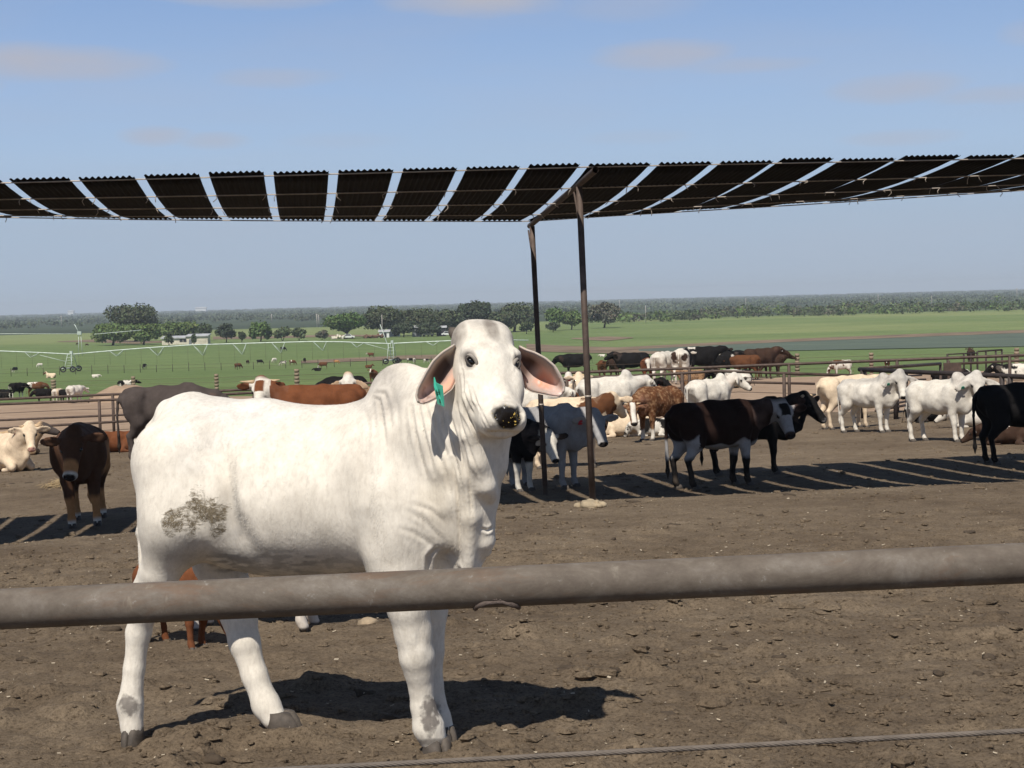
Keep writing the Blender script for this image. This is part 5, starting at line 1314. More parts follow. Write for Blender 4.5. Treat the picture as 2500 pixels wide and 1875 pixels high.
    cow(184, 984, 44, 62, 'white cow with a raised ear, furthest right of the far bunch', 'cow', G2, 1, col='white', np=0, pat='roan', col2='pale')
    cow(308, 962, 34, 30, 'black and white patched cow standing on the dirt mound', 'cow', G2, 1, col='white', pat='patch', col2='black', thr=.49, ps=2.6, face='black', np=20, hp=25)
herd_near(); herd_pen()
# ---- far out on the grass: a few bodies shared by many animals
def far_body(o):
    V, Q, C, H = cow_mesh(dict(o, h=.06)); return mesh_from('body', V, Q, M_COAT, True, C)
FB = {}
def fb(key, **o):
    if key not in FB: FB[key] = far_body(o)
    return FB[key]
GZ = dict(np=-42, hp=72, nl=.62)
def far(px, py, hpx, head, label, key, cat='cow', **o):
    p = hit(px, py); nominal = .72 if o.get('pose') == 'lie' else 1.285
    r = thing('cow', label, cat, p, R(head), G3); r.scale = (hpx * p[1] / FPX / nominal,) * 3
    b = bpy.data.objects.new('body', fb(key, **o)); COL.objects.link(b); b.parent = r
    return r
def herd_far():
    far(37, 910, 14, 250, 'black cow with white legs grazing left of the pivot tower', 'bw', col='black', legc='white', legz=.6, **GZ)
    far(98, 898, 11, 215, 'white cow grazing beyond the fence left of the pivot tower', 'wg', col='white', **GZ)
    far(125, 923, 12, 170, 'cream and brown cow lying with its head up near the timber post', 'wl', col='cream', pose='lie', face='brown', horn=0, np=50)
    far(233, 922, 8, 5, 'white cow lying flat in the grass right of the pivot tower', 'wl2', col='white', pose='lie', np=10)
    far(353, 902, 14, 262, 'black and white cow grazing alone on the open pasture', 'bw2', col='black', patches=((-.2, 0, .8, .35, 'white'), (.5, 0, .5, .3, 'white')), **GZ)
    far(581, 902, 15, 35, 'red cow grazing, leftmost of the row beyond the wire fence', 'rg', col='brown', **GZ)
    far(605, 890, 11, 80, 'dark cow seen from behind left of the black grazing cow', 'dg', col='dark', **GZ)
    far(634, 890, 12, 12, 'black cow grazing in the row beyond the wire fence', 'bg', col='black', **GZ)
    far(670, 886, 12, 240, 'white cow grazing, head down, in the row beyond the wire fence', 'wg', col='white', **GZ)
    far(692, 894, 13, 185, 'black and white spotted cow grazing beside the red and white one', 'hg', col='white', pat='patch', col2='black', thr=.48, **GZ)
    far(714, 892, 13, 350, 'red and white cow grazing beside the spotted one', 'rw', col='brown', patches=((-.2, 0, 1.0, .3, 'white'),), **GZ)
    far(744, 886, 12, 90, 'black cow seen end-on right of the red and white one', 'bg', col='black', **GZ)
    far(691, 858, 11, 2, 'lone black cow far out under the pivot truss', 'bg', col='black', **GZ)
    far(790, 901, 17, 182, 'red cow with a white face grazing over the lying black cow', 'rwf', col='brown', face='white', **GZ)
    far(776, 906, 8, 180, 'black cow lying in front of the red grazing cow', 'bl', col='black', pose='lie', np=5)
    far(821, 890, 11, 5, 'orange-brown cow grazing beside the dirt track', 'og', col='orange', legc='white', legz=.4, **GZ)
    far(906, 874, 13, 160, 'red cow with a white face standing beyond the dirt track', 'rws', col='brown', face='white', np=20)
    far(900, 899, 8, 0, 'brown cow lying in the grass above the red white-eared cow', 'brl', col='brown', pose='lie', np=40)
    far(912, 938, 34, 262, 'red cow with a white cheek looking over the bull hump', 'rwn', col='red', face='blaze', np=40, hp=30)
    far(975, 888, 11, 178, 'black cow grazing by the second pivot tower', 'bg', col='black', **GZ)
    far(1000, 886, 12, 2, 'black and white cow grazing right of the second pivot tower', 'hg2', col='black', patches=((-.5, 0, 1.0, .35, 'white'),), **GZ)
    far(1012, 887, 13, 90, 'white-rumped cow seen end-on right of the second pivot tower', 'wr', col='white', **GZ)
    far(1040, 887, 11, 20, 'brown and white cow grazing close to the bull ear', 'hg', col='white', **GZ)
    far(1471, 871, 6, 175, 'white cow lying in the grass beyond the black cows', 'wl2', col='white', pose='lie', np=10)
    far(190, 843, 6, 180, 'tiny dark cow grazing furthest out below the bushes', 'dg', col='dark', **GZ)
    far(212, 845, 6, 0, 'tiny dark cow grazing furthest out, right of another', 'dg', col='dark', **GZ)
herd_far()
# ------------------------------------------------------------------ pipe pens, pasture fences, pivot, trees, farmstead
M_PIPE = rust_mat('pen_pipe', (0.085, 0.058, 0.045)); M_PIPED = rust_mat('dark_pen_pipe', (0.045, 0.034, 0.030))
M_TIMBER = flat_mat('weathered_timber', (0.30, 0.235, 0.165), 0.9, 0.35, scale=3, bmp=0.3)
M_STEEL = flat_mat('galvanised_steel', (0.50, 0.56, 0.50), 0.45, 0.12, scale=1.5, bmp=0)
M_DRUM = flat_mat('dark_rubber', (0.02, 0.02, 0.022), 0.8, bmp=0)
def plane_hit(px, py, A, B):
    r = _fwd + (px - 1250) / FPX * C_RIGHT - (py - 937.5) / FPX * C_UP
    n = np.array([B[1] - A[1], -(B[0] - A[0])]); t = (n @ (np.array(A[:2]) - C_POS[:2])) / (n @ r[:2])
    return C_POS + r * t
def pxd(px, d): p = P(px, 800, d); return p
def fence(name, label, a, b, rails, posts, mat=M_PIPE, group=None, cat='fence', pr=0.045, sag=None):
    """a, b: (px, depth) ends of the line; rails: ([(px, py), ...], radius, kind); posts: (px, top py or None)"""
    A, B = pxd(*a), pxd(*b)
    q = plane_hit(posts[0][0], 800, A, B); base = np.array([q[0], q[1], ground(q[0], q[1])])
    root = thing(name, label, cat, base, 0, group)
    for line, r, kind in rails:
        MB(base).tube([plane_hit(px, py, A, B) for px, py in line], r, 8 if r > .015 else 5).build(kind, mat if kind != 'cable' else M_WIRE_D, root)
    top = rails[0][0]
    for px, py in posts:
        if py is None: py = np.interp(px, [t[0] for t in top], [t[1] for t in top]) + 1
        t = plane_hit(px, py, A, B); f = np.array([t[0], t[1], ground(t[0], t[1]) - .12])
        MB(base).tube([t, f], pr, 8).build('post', mat, root)
    return root
M_WIRE_D = flat_mat('rusty_wire', (0.11, 0.08, 0.06), 0.7, bmp=0)
fence('pipe_fence', 'long brown pipe fence edging the tan pen, rearmost of the two pipe rows', (-250, 50), (2800, 42.2),
      [([(-250, 987), (0, 975), (270, 963), (540, 954), (630, 950), (1000, 930), (1375, 911), (1600, 902), (1830, 893), (2500, 867), (2800, 855)], .040, 'rail'),
       ([(-250, 1036), (0, 1026), (295, 1013), (1000, 973), (1641, 949), (1816, 933), (1990, 937)], .034, 'rail'),
       ([(-250, 1018), (0, 1009), (170, 1001), (310, 997), (1000, 960), (1990, 915)], .010, 'cable'), ([(-250, 1072), (0, 1062), (310, 1048), (1000, 1000), (1803, 957), (2000, 962)], .010, 'cable'),
       ([(1560, 1004), (1972, 1013), (2060, 1016)], .030, 'rail')],
      [(-150, None), (275, None), (690, None), (1100, None), (1420, None), (1683, None), (1926, None), (2190, None), (2465, None), (2720, None)])
fence('pipe_fence', 'brown pipe fence row just in front of the long one, ending at the gate', (-250, 48.2), (2120, 41.0),
      [([(-250, 999), (0, 987), (295, 975), (1000, 940), (1377, 925), (1640, 913), (1752, 906), (2084, 917)], .038, 'rail'),
       ([(-250, 1060), (0, 1046), (295, 1029), (1000, 985), (1400, 966), (1645, 963), (1700, 960)], .036, 'rail')],
      [(-120, None), (242, None), (620, None), (1010, None), (1384, None), (1665, None), (1914, None), (2082, None)])
fence('pipe_gate', 'heavy dark pipe gate slanting towards the viewer behind the two white heifers', (2100, 41), (2700, 33),
      [([(2098, 902), (2300, 911), (2500, 920), (2750, 932)], .055, 'rail'), ([(2104, 925), (2160, 928)], .03, 'rail')],
      [(2106, None), (2186, None), (2446, None), (2466, None), (2640, None)], M_PIPED, cat='gate', pr=.06)
fence('pipe_gate', 'open brown pipe gate swung back from the corner post beside the slim heifer', (2104, 41.3), (2330, 47),
      [([(2104, 901), (2296, 888)], .045, 'rail'), ([(2150, 921), (2250, 916)], .024, 'rail'), ([(2150, 929), (2260, 926)], .024, 'rail'), ([(2150, 946), (2260, 943)], .024, 'rail'),
       ([(2150, 973), (2260, 969)], .024, 'rail'), ([(2138, 1003), (2245, 983)], .034, 'rail'), ([(2138, 993), (2240, 975)], .030, 'rail')],
      [(2113, None), (2150, None), (2213, 905), (2296, None)], M_PIPE, cat='gate', pr=.04)
fence('pipe_fence', 'brown pipe rail running to the right edge in front of the far pen', (2310, 52), (2760, 49),
      [([(2314, 889), (2500, 880), (2760, 868)], .04, 'rail')], [(2316, 880), (2600, None)], M_PIPE)
fence('stock_pen', 'small far pen of pipe panels on the grass at the right', (2310, 72), (2500, 76),
      [([(2313, 865), (2386, 862)], .03, 'rail'), ([(2388, 858), (2446, 854)], .04, 'rail'), ([(2313, 875), (2386, 873)], .02, 'rail')],
      [(2313, 864), (2353, 862), (2370, 862), (2386, 858), (2407, 857), (2431, 855), (2446, 853)], M_PIPED, cat='pen')
# dark block of the chute post beside the gate
mb = MB(plane_hit(2325, 900, pxd(2310, 51), pxd(2400, 51))); mb.box(plane_hit(2325, 897, pxd(2310, 51), pxd(2400, 51)), (.55, .08, .30)); mb.tube([plane_hit(2325, 905, pxd(2310, 51), pxd(2400, 51)), plane_hit(2325, 960, pxd(2310, 51), pxd(2400, 51))], .05)
tag(mb.build('gate_board', M_PIPE, None, False), 'square brown steel board on a post by the far rail', 'board')
# timber post fence along the grass edge
def timber_fence():
    A, B = pxd(-200, 108), pxd(2700, 96)
    q = plane_hit(325, 930, A, B); base = np.array([q[0], q[1], ground(q[0], q[1])])
    root = thing('post_fence', 'line of weathered timber posts with thin wires along the edge of the green pasture', 'fence', base)
    for px, ty in ((-70, 940), (130, 926), (325, 918), (528, 912), (724, 900), (1752, 868), (1946, 862), (2127, 860), (2482, 848)):
        t = plane_hit(px, ty, A, B); g_ = ground(t[0], t[1]); r = random.uniform(.13, .17); m_ = MB(base)
        n = 7
        for k in range(n):        # stacked, slightly stepped timber
            z0 = g_ - .1 + (t[2] - g_ + .1) * k / n; z1 = g_ - .1 + (t[2] - g_ + .1) * (k + 1) / n - .03
            m_.tube([(t[0], t[1], z0), (t[0], t[1], z1)], [r * random.uniform(.9, 1.05)] * 2, 9)
        m_.tube([(t[0], t[1], g_ - .1), (t[0], t[1], t[2] - .06)], r * .75, 8)
        m_.build('post', M_TIMBER, root)
    for hgt in (.45, .8, 1.1):
        pts = [];
        for px in np.linspace(-200, 2700, 30):
            q = plane_hit(px, 900, A, B); pts.append((q[0], q[1], ground(q[0], q[1]) + hgt))
        MB(base).tube(pts, .008, 4).build('wire', M_WIRE_D, root)
timber_fence()
def wire_fence():
    A, B = pxd(-300, 246), pxd(1320, 268)
    q = plane_hit(80, 890, A, B); base = np.array([q[0], q[1], ground(q[0], q[1])])
    root = thing('wire_fence', 'thin wire fence with dark steel posts across the green pasture', 'fence', base)
    for px in np.arange(-290, 1310, 39.5):
        q = plane_hit(px, 890, A, B); g_ = ground(q[0], q[1]); MB(base).tube([(q[0], q[1], g_ - .1), (q[0], q[1], g_ + random.uniform(1.15, 1.4))], .045, 5).build('post', M_PIPED, root)
    for hgt in (.5, 1.05):
        MB(base).tube([(lambda q: (q[0], q[1], ground(q[0], q[1]) + hgt))(plane_hit(px, 890, A, B)) for px in np.linspace(-300, 1320, 40)], .012, 4).build('wire', M_WIRE_D, root)
wire_fence()

# ---- centre pivot irrigation line
def pivot():
    A, B = pxd(-400, 272), pxd(1300, 268)
    H = lambda px, py: plane_hit(px, py, A, B)
    T0 = H(172, 864); base = np.array([T0[0], T0[1], ground(T0[0], T0[1])])
    root = thing('irrigation_pivot', 'long pale green irrigation pivot pipe on wheeled towers crossing the pasture', 'irrigation', base)
    pipe = [(-420, 846), (-250, 847), (0, 857), (100, 861), (176, 865), (230, 860), (300, 854), (364, 849), (470, 842), (567, 839.5), (650, 837), (764, 834), (836, 834.7), (888, 837), (952, 839), (1010, 836), (1100, 832), (1200, 829), (1290, 831)]
    MB(base).tube([H(*p) for p in pipe], .095, 8).build('pipe', M_STEEL, root)
    pyp = lambda px: np.interp(px, [p[0] for p in pipe], [p[1] for p in pipe])
    for (x0, xa, x1, ya) in ((60, 78, 97, 872), (267, 287, 302, 869), (364, 388, 400, 868), (471, 497, 506, 867), (568, 593, 601, 865), (663, 687, 695, 861), (764, 789, 797, 855.5), (857, 872, 888, 847.5), (1040, 1058, 1072, 843), (-60, -44, -30, 866), (-160, -140, -126, 862)):
        for dz in (-1, 1):
            off = np.array([0, dz * .9, 0]); ap = H(xa, ya) + off
            m_ = MB(base); m_.tube([H(x0, pyp(x0)), ap], .045, 5); m_.tube([H(x1, pyp(x1)), ap], .045, 5)
            m_.build('truss_brace', M_STEEL, root)
    for (xs) in ((78, 176), (176, 287), (287, 388), (388, 497), (497, 593), (593, 687), (687, 789), (789, 872)):
        pass
    for (x0, y0_, x1, y1_) in ((97, 867, 162, 883), (888, 838, 948, 854)):
        MB(base).tube([H(x0, y0_), H(x1, y1_)], .05, 5).build('truss_rod', M_STEEL, root)
    for px in np.arange(-150, 1180, 38.0):
        a = H(px, pyp(px)); MB(base).tube([a, (a[0], a[1], ground(a[0], a[1]) + 1.1)], .016, 4).build('drop_hose', M_WIRE_D, root)
    for tx, ty in ((172, 864), (955, 838)):
        t = H(tx, ty); g_ = ground(t[0], t[1])
        leg = MB(base); k = .85
        wh = [np.array([t[0] + sx * 1.5, t[1] + sy, g_ + .62]) for sx, sy in ((-.7, -1.6), (.75, 1.6))]
        for (bx, by) in ((-1.15, -1.2), (-.4, 1.2), (.85, -1.2), (1.2, 1.2)):
            MB(base).tube([t + np.array([bx * .35, by * .25, 0]), np.array([t[0] + bx * .55, t[1] + by * 1.3, g_ + .8])], .055, 6).build('tower_leg', M_STEEL, root)
        m_ = MB(base)
        for f in (.25, .45, .65, .82):
            zz = t[2] + (g_ + .8 - t[2]) * f; m_.tube([(t[0] - .35 - .2 * f, t[1] - .6, zz), (t[0] + .45 + .2 * f, t[1] - .6, zz)], .035, 5)
        m_.build('cross_bar', M_STEEL, root)
        MB(base).box(t + np.array([.15, -.1, .22]), (.42, .4, .5)).build('control_box', M_STEEL, root, False)
        MB(base).tube([(t[0] - 1.0, t[1] - 1.9, g_ + .75), (t[0] + 1.0, t[1] + 1.9, g_ + .75)], .12, 6).build('base_beam', M_STEEL, root)
        for sx, sy in ((-.85, -1.7), (.85, 1.7), (.75, -1.7)):
            c = np.array([t[0] + sx, t[1] + sy, g_ + .62]); m_ = MB(base); pts = [c + .40 * np.array([math.cos(a), .25 * math.cos(a), math.sin(a)]) for a in np.linspace(0, 2 * math.pi, 17)]
            m_.tube(pts, .12, 7); m_.ball(c, .15, 8, 6); m_.build('wheel', M_DRUM, root)
        if tx > 500: MB(base).tube([H(928, 792), H(944, 836), H(960, 882)], .06, 6).build('lean_pole', M_STEEL, root)
pivot()
def parked_span():
    """further pivot arm lying in the field at far left"""
    A, B = pxd(-200, 420), pxd(400, 420); H = lambda px, py: plane_hit(px, py, A, B)
    t = H(193, 815); base = np.array([t[0], t[1], ground(t[0], t[1])])
    root = thing('irrigation_pivot', 'second thin irrigation line far off in front of the bushes at the left', 'irrigation', base)
    MB(base).tube([H(-200, 816), H(0, 815), (H(193, 815))], .09, 5).build('pipe', M_STEEL, root)
    MB(base).tube([H(230, 816), H(345, 806)], .09, 5).build('boom', M_STEEL, root)
    MB(base).tube([H(182, 792), H(193, 813)], .09, 5).build('lean_pole', M_STEEL, root)
    MB(base).box(H(194, 813), (1.0, .8, .9)).build('control_box', M_STEEL, root, False)
    for px in (192, 197, 0): 
        a = H(px, 815); MB(base).tube([a, (a[0] + (px - 194.5) * .1, a[1], ground(a[0], a[1]))], .08, 5).build('tower_leg', M_STEEL, root)
parked_span()

# ---- trees
def leaf_mat():
    mt, nt, b = new_mat('foliage'); a = attr_col(nt); v = objvec(nt)
    n = noise(nt, 0.9, 4, 0.6, v)
    nt.links.new(mixc(nt, 1.0, a.outputs['Color'], ramp(nt, n, [(0.3, (.70, .72, .70)), (.7, (1.25, 1.22, 1.2))]), 'MULTIPLY'), b.inputs['Base Color'])
    b.inputs['Roughness'].default_value = .7; b.inputs['Specular IOR Level'].default_value = .2
    b.inputs['Subsurface Weight'].default_value = 0.0
    return mt
M_LEAF = leaf_mat(); M_BARK = flat_mat('grey_bark', (0.12, 0.10, 0.085), .9, .3, scale=2, bmp=.3)
GREENS = dict(oak=(.074, .090, .046), mesq=(.105, .150, .046), bush=(.078, .102, .046), grey=(.105, .102, .070), bright=(.095, .148, .046), darkb=(.050, .066, .036))
def leaf_cloud(lobes, n, size, col, rg, flat=.75):
    """many small leaf clumps through the volume of the lobes"""
    V = np.zeros((n * 4, 3)); Cc = np.zeros((n * 4, 3)); vol = np.array([l[3] * l[4] * l[5] for l in lobes]); pk = rg.choice(len(lobes), n, p=vol / vol.sum())
    d = rg.normal(0, 1, (n, 3)); d /= np.linalg.norm(d, axis=1)[:, None]; rr = rg.random(n) ** .30
    L = np.array(lobes, float)[pk]
    lump = .72 + .5 * vnoise(d * 2.4 + pk[:, None] * 5.1, 3)
    c = L[:, :3] + d * rr[:, None] * L[:, 3:6] * lump[:, None]
    nr = d * .7 + rg.normal(0, .6, (n, 3)) + np.array([0, 0, .35]); nr /= np.linalg.norm(nr, axis=1)[:, None]
    a = np.cross(nr, rg.normal(0, 1, (n, 3))); a /= np.linalg.norm(a, axis=1)[:, None]; b = np.cross(nr, a)
    s = size * rg.uniform(.55, 1.3, n)[:, None]
    for k, (x, y) in enumerate(((-1, -.7), (.8, -1), (1, .8), (-.7, 1))): V[k::4] = c + a * s * x * .5 + b * s * y * .5 + nr * s * .12 * ((k % 2) - .5)
    cc = np.asarray(col)[None] * rg.uniform(.72, 1.30, n)[:, None] * (1 + rg.normal(0, .07, (n, 3)))
    for k in range(4): Cc[k::4] = cc
    F = np.arange(n * 4).reshape(n, 4)
    return V, F, Cc
def tree(px, base_py, w_px, top_py, d, kind, label, group=None, name='tree', cat='tree', seed=0, lobes=7, dens=1.0, trunk=True):
    rg = np.random.default_rng(seed + int(px)); p = P(px, base_py, d); p[2] = ground(p[0], p[1])
    h = (P(px, top_py, d)[2] - p[2]) * 1.03; w = w_px * 1.14 * d / FPX / 2
    root = thing(name, label, cat, p, 0, group)
    cz0 = h * (.12 if trunk else .02)
    LB = [(0, 0, h * .60, w * .62, w * .6, h * .34)]
    for k in range(lobes):
        a = 2 * math.pi * k / lobes + rg.uniform(-.4, .4); r_ = rg.uniform(.40, .62) * w
        LB.append((math.cos(a) * r_, math.sin(a) * r_, cz0 + (h - cz0) * rg.uniform(.30, .66), w * rg.uniform(.34, .50), w * rg.uniform(.34, .5), h * rg.uniform(.18, .30)))
    for k in range(max(2, lobes // 3)):
        LB.append((rg.uniform(-.45, .45) * w, rg.uniform(-.3, .3) * w, h * rg.uniform(.72, .82), w * rg.uniform(.26, .4), w * .32, h * rg.uniform(.13, .20)))
    size = max(.42, .0016 * d * .66) * 1.0
    n = int(np.clip(dens * 32 * (w * w + w * h) / (size * size) * .42, 320, 5200))
    V, F, C = leaf_cloud(LB, n, size, GREENS[kind], rg)
    V[:, 2] = np.maximum(V[:, 2], .05)
    link('crown', mesh_from('crown', V, F, M_LEAF, False, C), root)
    t = MB(); tr = max(.12, w * .045)
    if trunk:
        t.tube([(0, 0, -.2), (.05 * w, 0, h * .2), (0, .02 * w, h * .42)], [tr * 1.25, tr, tr * .7], 8)
        for l in LB[1:6]: t.tube([(0.03 * w, 0, h * .20), (l[0] * .5, l[1] * .5, h * .36), (l[0] * .9, l[1] * .9, l[2])], [tr * .6, tr * .42, tr * .15], 6)
    else:
        for l in LB[1:5]: t.tube([(0, 0, -.1), (l[0] * .8, l[1] * .8, l[2])], [tr * .5, tr * .15], 5)
    t.build('trunk' if trunk else 'stem', M_BARK, root)
    return root
GT = 'trees and bushes around the farmstead'
tree(330, 815, 128, 737, 600, 'oak', 'great dark round-topped oak standing above the bushes at the left', GT, lobes=10, seed=1)
for args in ((275, 836, 108, 786, 545, 'mesq', 'bright green mesquite left of the pale shed, below the great oak'), (350, 832, 84, 788, 540, 'mesq', 'bright green mesquite touching the left end of the pale shed'), (410, 812, 60, 785, 590, 'mesq', 'low green tree peeping over the left half of the shed roof'),
             (455, 812, 66, 783, 595, 'mesq', 'low green tree peeping over the middle of the shed roof'), (500, 822, 40, 788, 580, 'bush', 'small green tree at the right end of the pale shed')):
    tree(*args, GT, lobes=8, seed=3)
tree(412, 828, 24, 808, 515, 'bush', 'small bush in front of the pale shed wall', GT, 'bush', 'bush', trunk=False, lobes=5)
tree(473, 824, 14, 814, 518, 'bush', 'tiny bush near the right end of the shed wall', GT, 'bush', 'bush', trunk=False, lobes=4)
tree(552, 822, 46, 786, 545, 'darkb', 'dark spreading tree right of the pale shed', GT, lobes=7, seed=5)
tree(590, 822, 20, 808, 540, 'bush', 'small round bush between the dark tree and the green clump', GT, 'bush', 'bush', trunk=False, lobes=5)
tree(636, 822, 58, 784, 545, 'bright', 'round green tree heading the clump of three in mid field', GT, lobes=7, seed=6)
tree(690, 823, 48, 797, 545, 'bush', 'middle bush of the clump of three in mid field', GT, 'bush', 'bush', trunk=False, lobes=6, seed=7)
tree(730, 823, 36, 798, 545, 'bush', 'right-hand bush of the clump of three in mid field', GT, 'bush', 'bush', trunk=False, lobes=6, seed=8)
tree(786, 824, 34, 806, 545, 'grey', 'grey leafless-looking bush left of the junk under the trees', GT, 'bush', 'bush', trunk=False, lobes=5, seed=9)
tree(845, 820, 104, 762, 560, 'bright', 'big bright green tree at the left end of the oak row', GT, lobes=9, seed=10)
tree(930, 818, 112, 746, 575, 'oak', 'dark oak with a forked pale trunk in the oak row', GT, lobes=9, seed=11)
tree(1015, 816, 96, 750, 590, 'oak', 'grey-green oak next to the forked one in the row', GT, lobes=9, seed=12)
tree(985, 818, 56, 785, 560, 'darkb', 'low dark tree standing in front of the oak row', GT, lobes=7, seed=13)
tree(1045, 818, 66, 784, 560, 'darkb', 'low dark tree beside the grey shed', GT, lobes=7, seed=14)
tree(1090, 814, 86, 752, 600, 'oak', 'oak left of the bull head in the row', GT, lobes=8, seed=15)
tree(1165, 812, 88, 732, 610, 'darkb', 'tallest dark oak directly above the bull head', GT, lobes=9, seed=16)
tree(1255, 806, 112, 737, 610, 'oak', 'broad grey-green oak right above the bull poll', GT, lobes=9, seed=17)
tree(1225, 806, 70, 760, 600, 'oak', 'grey-green oak filling the gap behind the bull poll', GT, lobes=8, seed=18)
tree(1285, 808, 34, 784, 560, 'bush', 'small round tree alone on the grass between bull and shade post', GT, lobes=6, seed=19)
tree(1355, 800, 44, 750, 610, 'bright', 'bright green tree between the two shade posts', GT, lobes=7, seed=20)
tree(1395, 800, 60, 756, 620, 'mesq', 'green tree just left of the front shade post', GT, lobes=7, seed=21)
tree(1350, 806, 34, 786, 580, 'darkb', 'dark small tree at the foot of the bright green one', GT, lobes=5, seed=22)
tree(1475, 796, 78, 734, 640, 'grey', 'brown-grey bare-looking tree right of the front shade post', GT, lobes=9, seed=23)
# ---- thicket at the right, and the wooded distance
def thicket(name, specs, size, cols, kindlabel, n_per):
    rg = np.random.default_rng(51); Vs, Fs, Cs, b = [], [], [], 0
    for (x, y, w, h) in specs:
        z = ground(x, y); c = np.array(cols[rg.integers(len(cols))]) * rg.uniform(.8, 1.2)
        LB = [(x, y, z + h * .45, w * .5, w * .5, h * .42), (x + rg.uniform(-.4, .4) * w, y, z + h * rg.uniform(.5, .7), w * .3, w * .3, h * .3), (x + rg.uniform(-.4, .4) * w, y, z + h * .35, w * .35, w * .3, h * .33)]
        V, F, C = leaf_cloud(LB, n_per, size(y), c, rg)
        V[:, 2] = np.maximum(V[:, 2], z - .1)
        Vs.append(V); Fs.append(F + b); Cs.append(C); b += len(V)
    o = link(name, mesh_from(name, np.concatenate(Vs), np.concatenate(Fs), M_LEAF, False, np.concatenate(Cs)))
    tag(o, kindlabel, 'woods', kind='stuff'); return o
rg = np.random.default_rng(77)
sp = []
for k in range(420):
    px = rg.uniform(1440, 3000); d = rg.uniform(820, 1000) if px > 1700 else rg.uniform(760, 900)
    q = P(px, 750, d); hh = rg.uniform(3.5, 6.5)
    if px > 2060 and rg.random() < .5: hh *= 1.35
    if 1740 < px < 1950 and rg.random() < .4: hh *= 1.25
    sp.append((q[0], q[1], rg.uniform(6, 11), hh))
thicket('brush_thicket', sp, lambda y: 1.0, [GREENS['bush'], GREENS['grey'], GREENS['mesq'], GREENS['bush']], 'long thicket of low grey-green brush beyond the pasture at the right', 60)
sp = []
for k in range(120):
    px = rg.uniform(-500, 1500); d = rg.uniform(1250, 1700); q = P(px, 760, d); sp.append((q[0], q[1], rg.uniform(8, 18), rg.uniform(3, 6)))
thicket('tree_belt', sp, lambda y: 1.5, [GREENS['darkb'], GREENS['bush'], GREENS['oak']], 'dark belt of trees closing off the pasture at the left', 36)
sp = []
for k in range(5200):
    y = 1500 * (7.0 ** rg.random()); x = rg.uniform(-.44, .44) * y * 1.15
    f = fbm(np.array([[x * .0011, y * .0011, 0]]), 61, 3)[0]
    if f > .60: continue
    sp.append((x, y, rg.uniform(12, 26) * (y / 3000) ** .35, rg.uniform(3.0, 5.5)))
thicket('distant_woods', sp, lambda y: 2.0 * (y / 3000) ** .5, [(.085, .105, .062), (.10, .125, .07), (.075, .095, .058)], 'hazy wooded country reaching to the horizon', 26)

# ---- farmstead: long shed, small buildings, vehicles, poles
M_SHED = flat_mat('chalky_white_siding', (0.62, 0.57, 0.46), .8, .22, scale=.5, bmp=0); M_ROOF = flat_mat('grey_metal_roof', (0.50, 0.50, 0.50), .5, .15, scale=.5, bmp=0); M_DARKG = flat_mat('dark_opening', (.03, .03, .035), .5, bmp=0)
M_GREYW = flat_mat('grey_boarding', (.20, .21, .22), .8, .2, scale=.8, bmp=0); M_WHITEP = flat_mat('white_car_paint', (.72, .72, .70), .3, .05, bmp=0); M_BROWNJ = flat_mat('rusty_junk', (.16, .09, .06), .9, .4, scale=.5, bmp=0)
def shed():
    d = 530; a = P(395, 826, d); b = P(507, 822, d); base = np.array([a[0], a[1], ground(a[0], a[1])]); L = np.hypot(b[0] - a[0], b[1] - a[1]); t = unit(b - a); t[2] = 0; t = unit(t); n_ = np.array([-t[1], t[0], 0])
    k = d / FPX; hgt = 20 * k; dep = 4.5
    root = thing('shed', 'long low chalky white shed with a grey roof among the bushes at the left', 'building', base)
    q = lambda s_, u_, z: base + t * s_ + n_ * u_ + np.array([0, 0, z])
    w = MB(base); V = [q(0, 0, -.3), q(L, 0, -.3), q(L, dep, -.3), q(0, dep, -.3), q(0, 0, hgt * .9), q(L, 0, hgt * .9), q(L, dep, hgt), q(0, dep, hgt)]
    w.add(V, [[0, 1, 5, 4], [1, 2, 6, 5], [2, 3, 7, 6], [3, 0, 4, 7]]); 
    for s_ in np.arange(0.4, L, .6): w.box(q(s_, -.03, hgt * .45), (.08, .06, hgt * .88), np.stack([t, n_, [0, 0, 1]], 1))
    w.build('wall', M_SHED, root, False)
    for s0, s1, dz in ((-.4, L * .52, -.35), (L * .52, L + .3, .12)):
        r_ = MB(base); r_.add([q(s0, -.5, hgt * .9 + dz), q(s1, -.5, hgt * .9 + dz), q(s1, dep + .4, hgt + .25 + dz), q(s0, dep + .4, hgt + .25 + dz)] + [q(s0, -.5, hgt * .9 + dz + .3), q(s1, -.5, hgt * .9 + dz + .3), q(s1, dep + .4, hgt + .55 + dz), q(s0, dep + .4, hgt + .55 + dz)], [[0, 3, 2, 1], [4, 5, 6, 7], [0, 1, 5, 4], [1, 2, 6, 5], [2, 3, 7, 6], [3, 0, 4, 7]])
        r_.build('roof', M_ROOF, root, False)
    for s_ in (L * .42, L * .50, L * .70):
        f = MB(base).box(q(s_, -.07, hgt * .5), (1.0, .10, .9), np.stack([t, n_, [0, 0, 1]], 1)).build('window', M_DARKG, root, False)
    MB(base).box(q(L * .62, -.07, hgt * .32), (.9, .09, hgt * .62), np.stack([t, n_, [0, 0, 1]], 1)).build('door', M_GREYW, root, False)
shed()
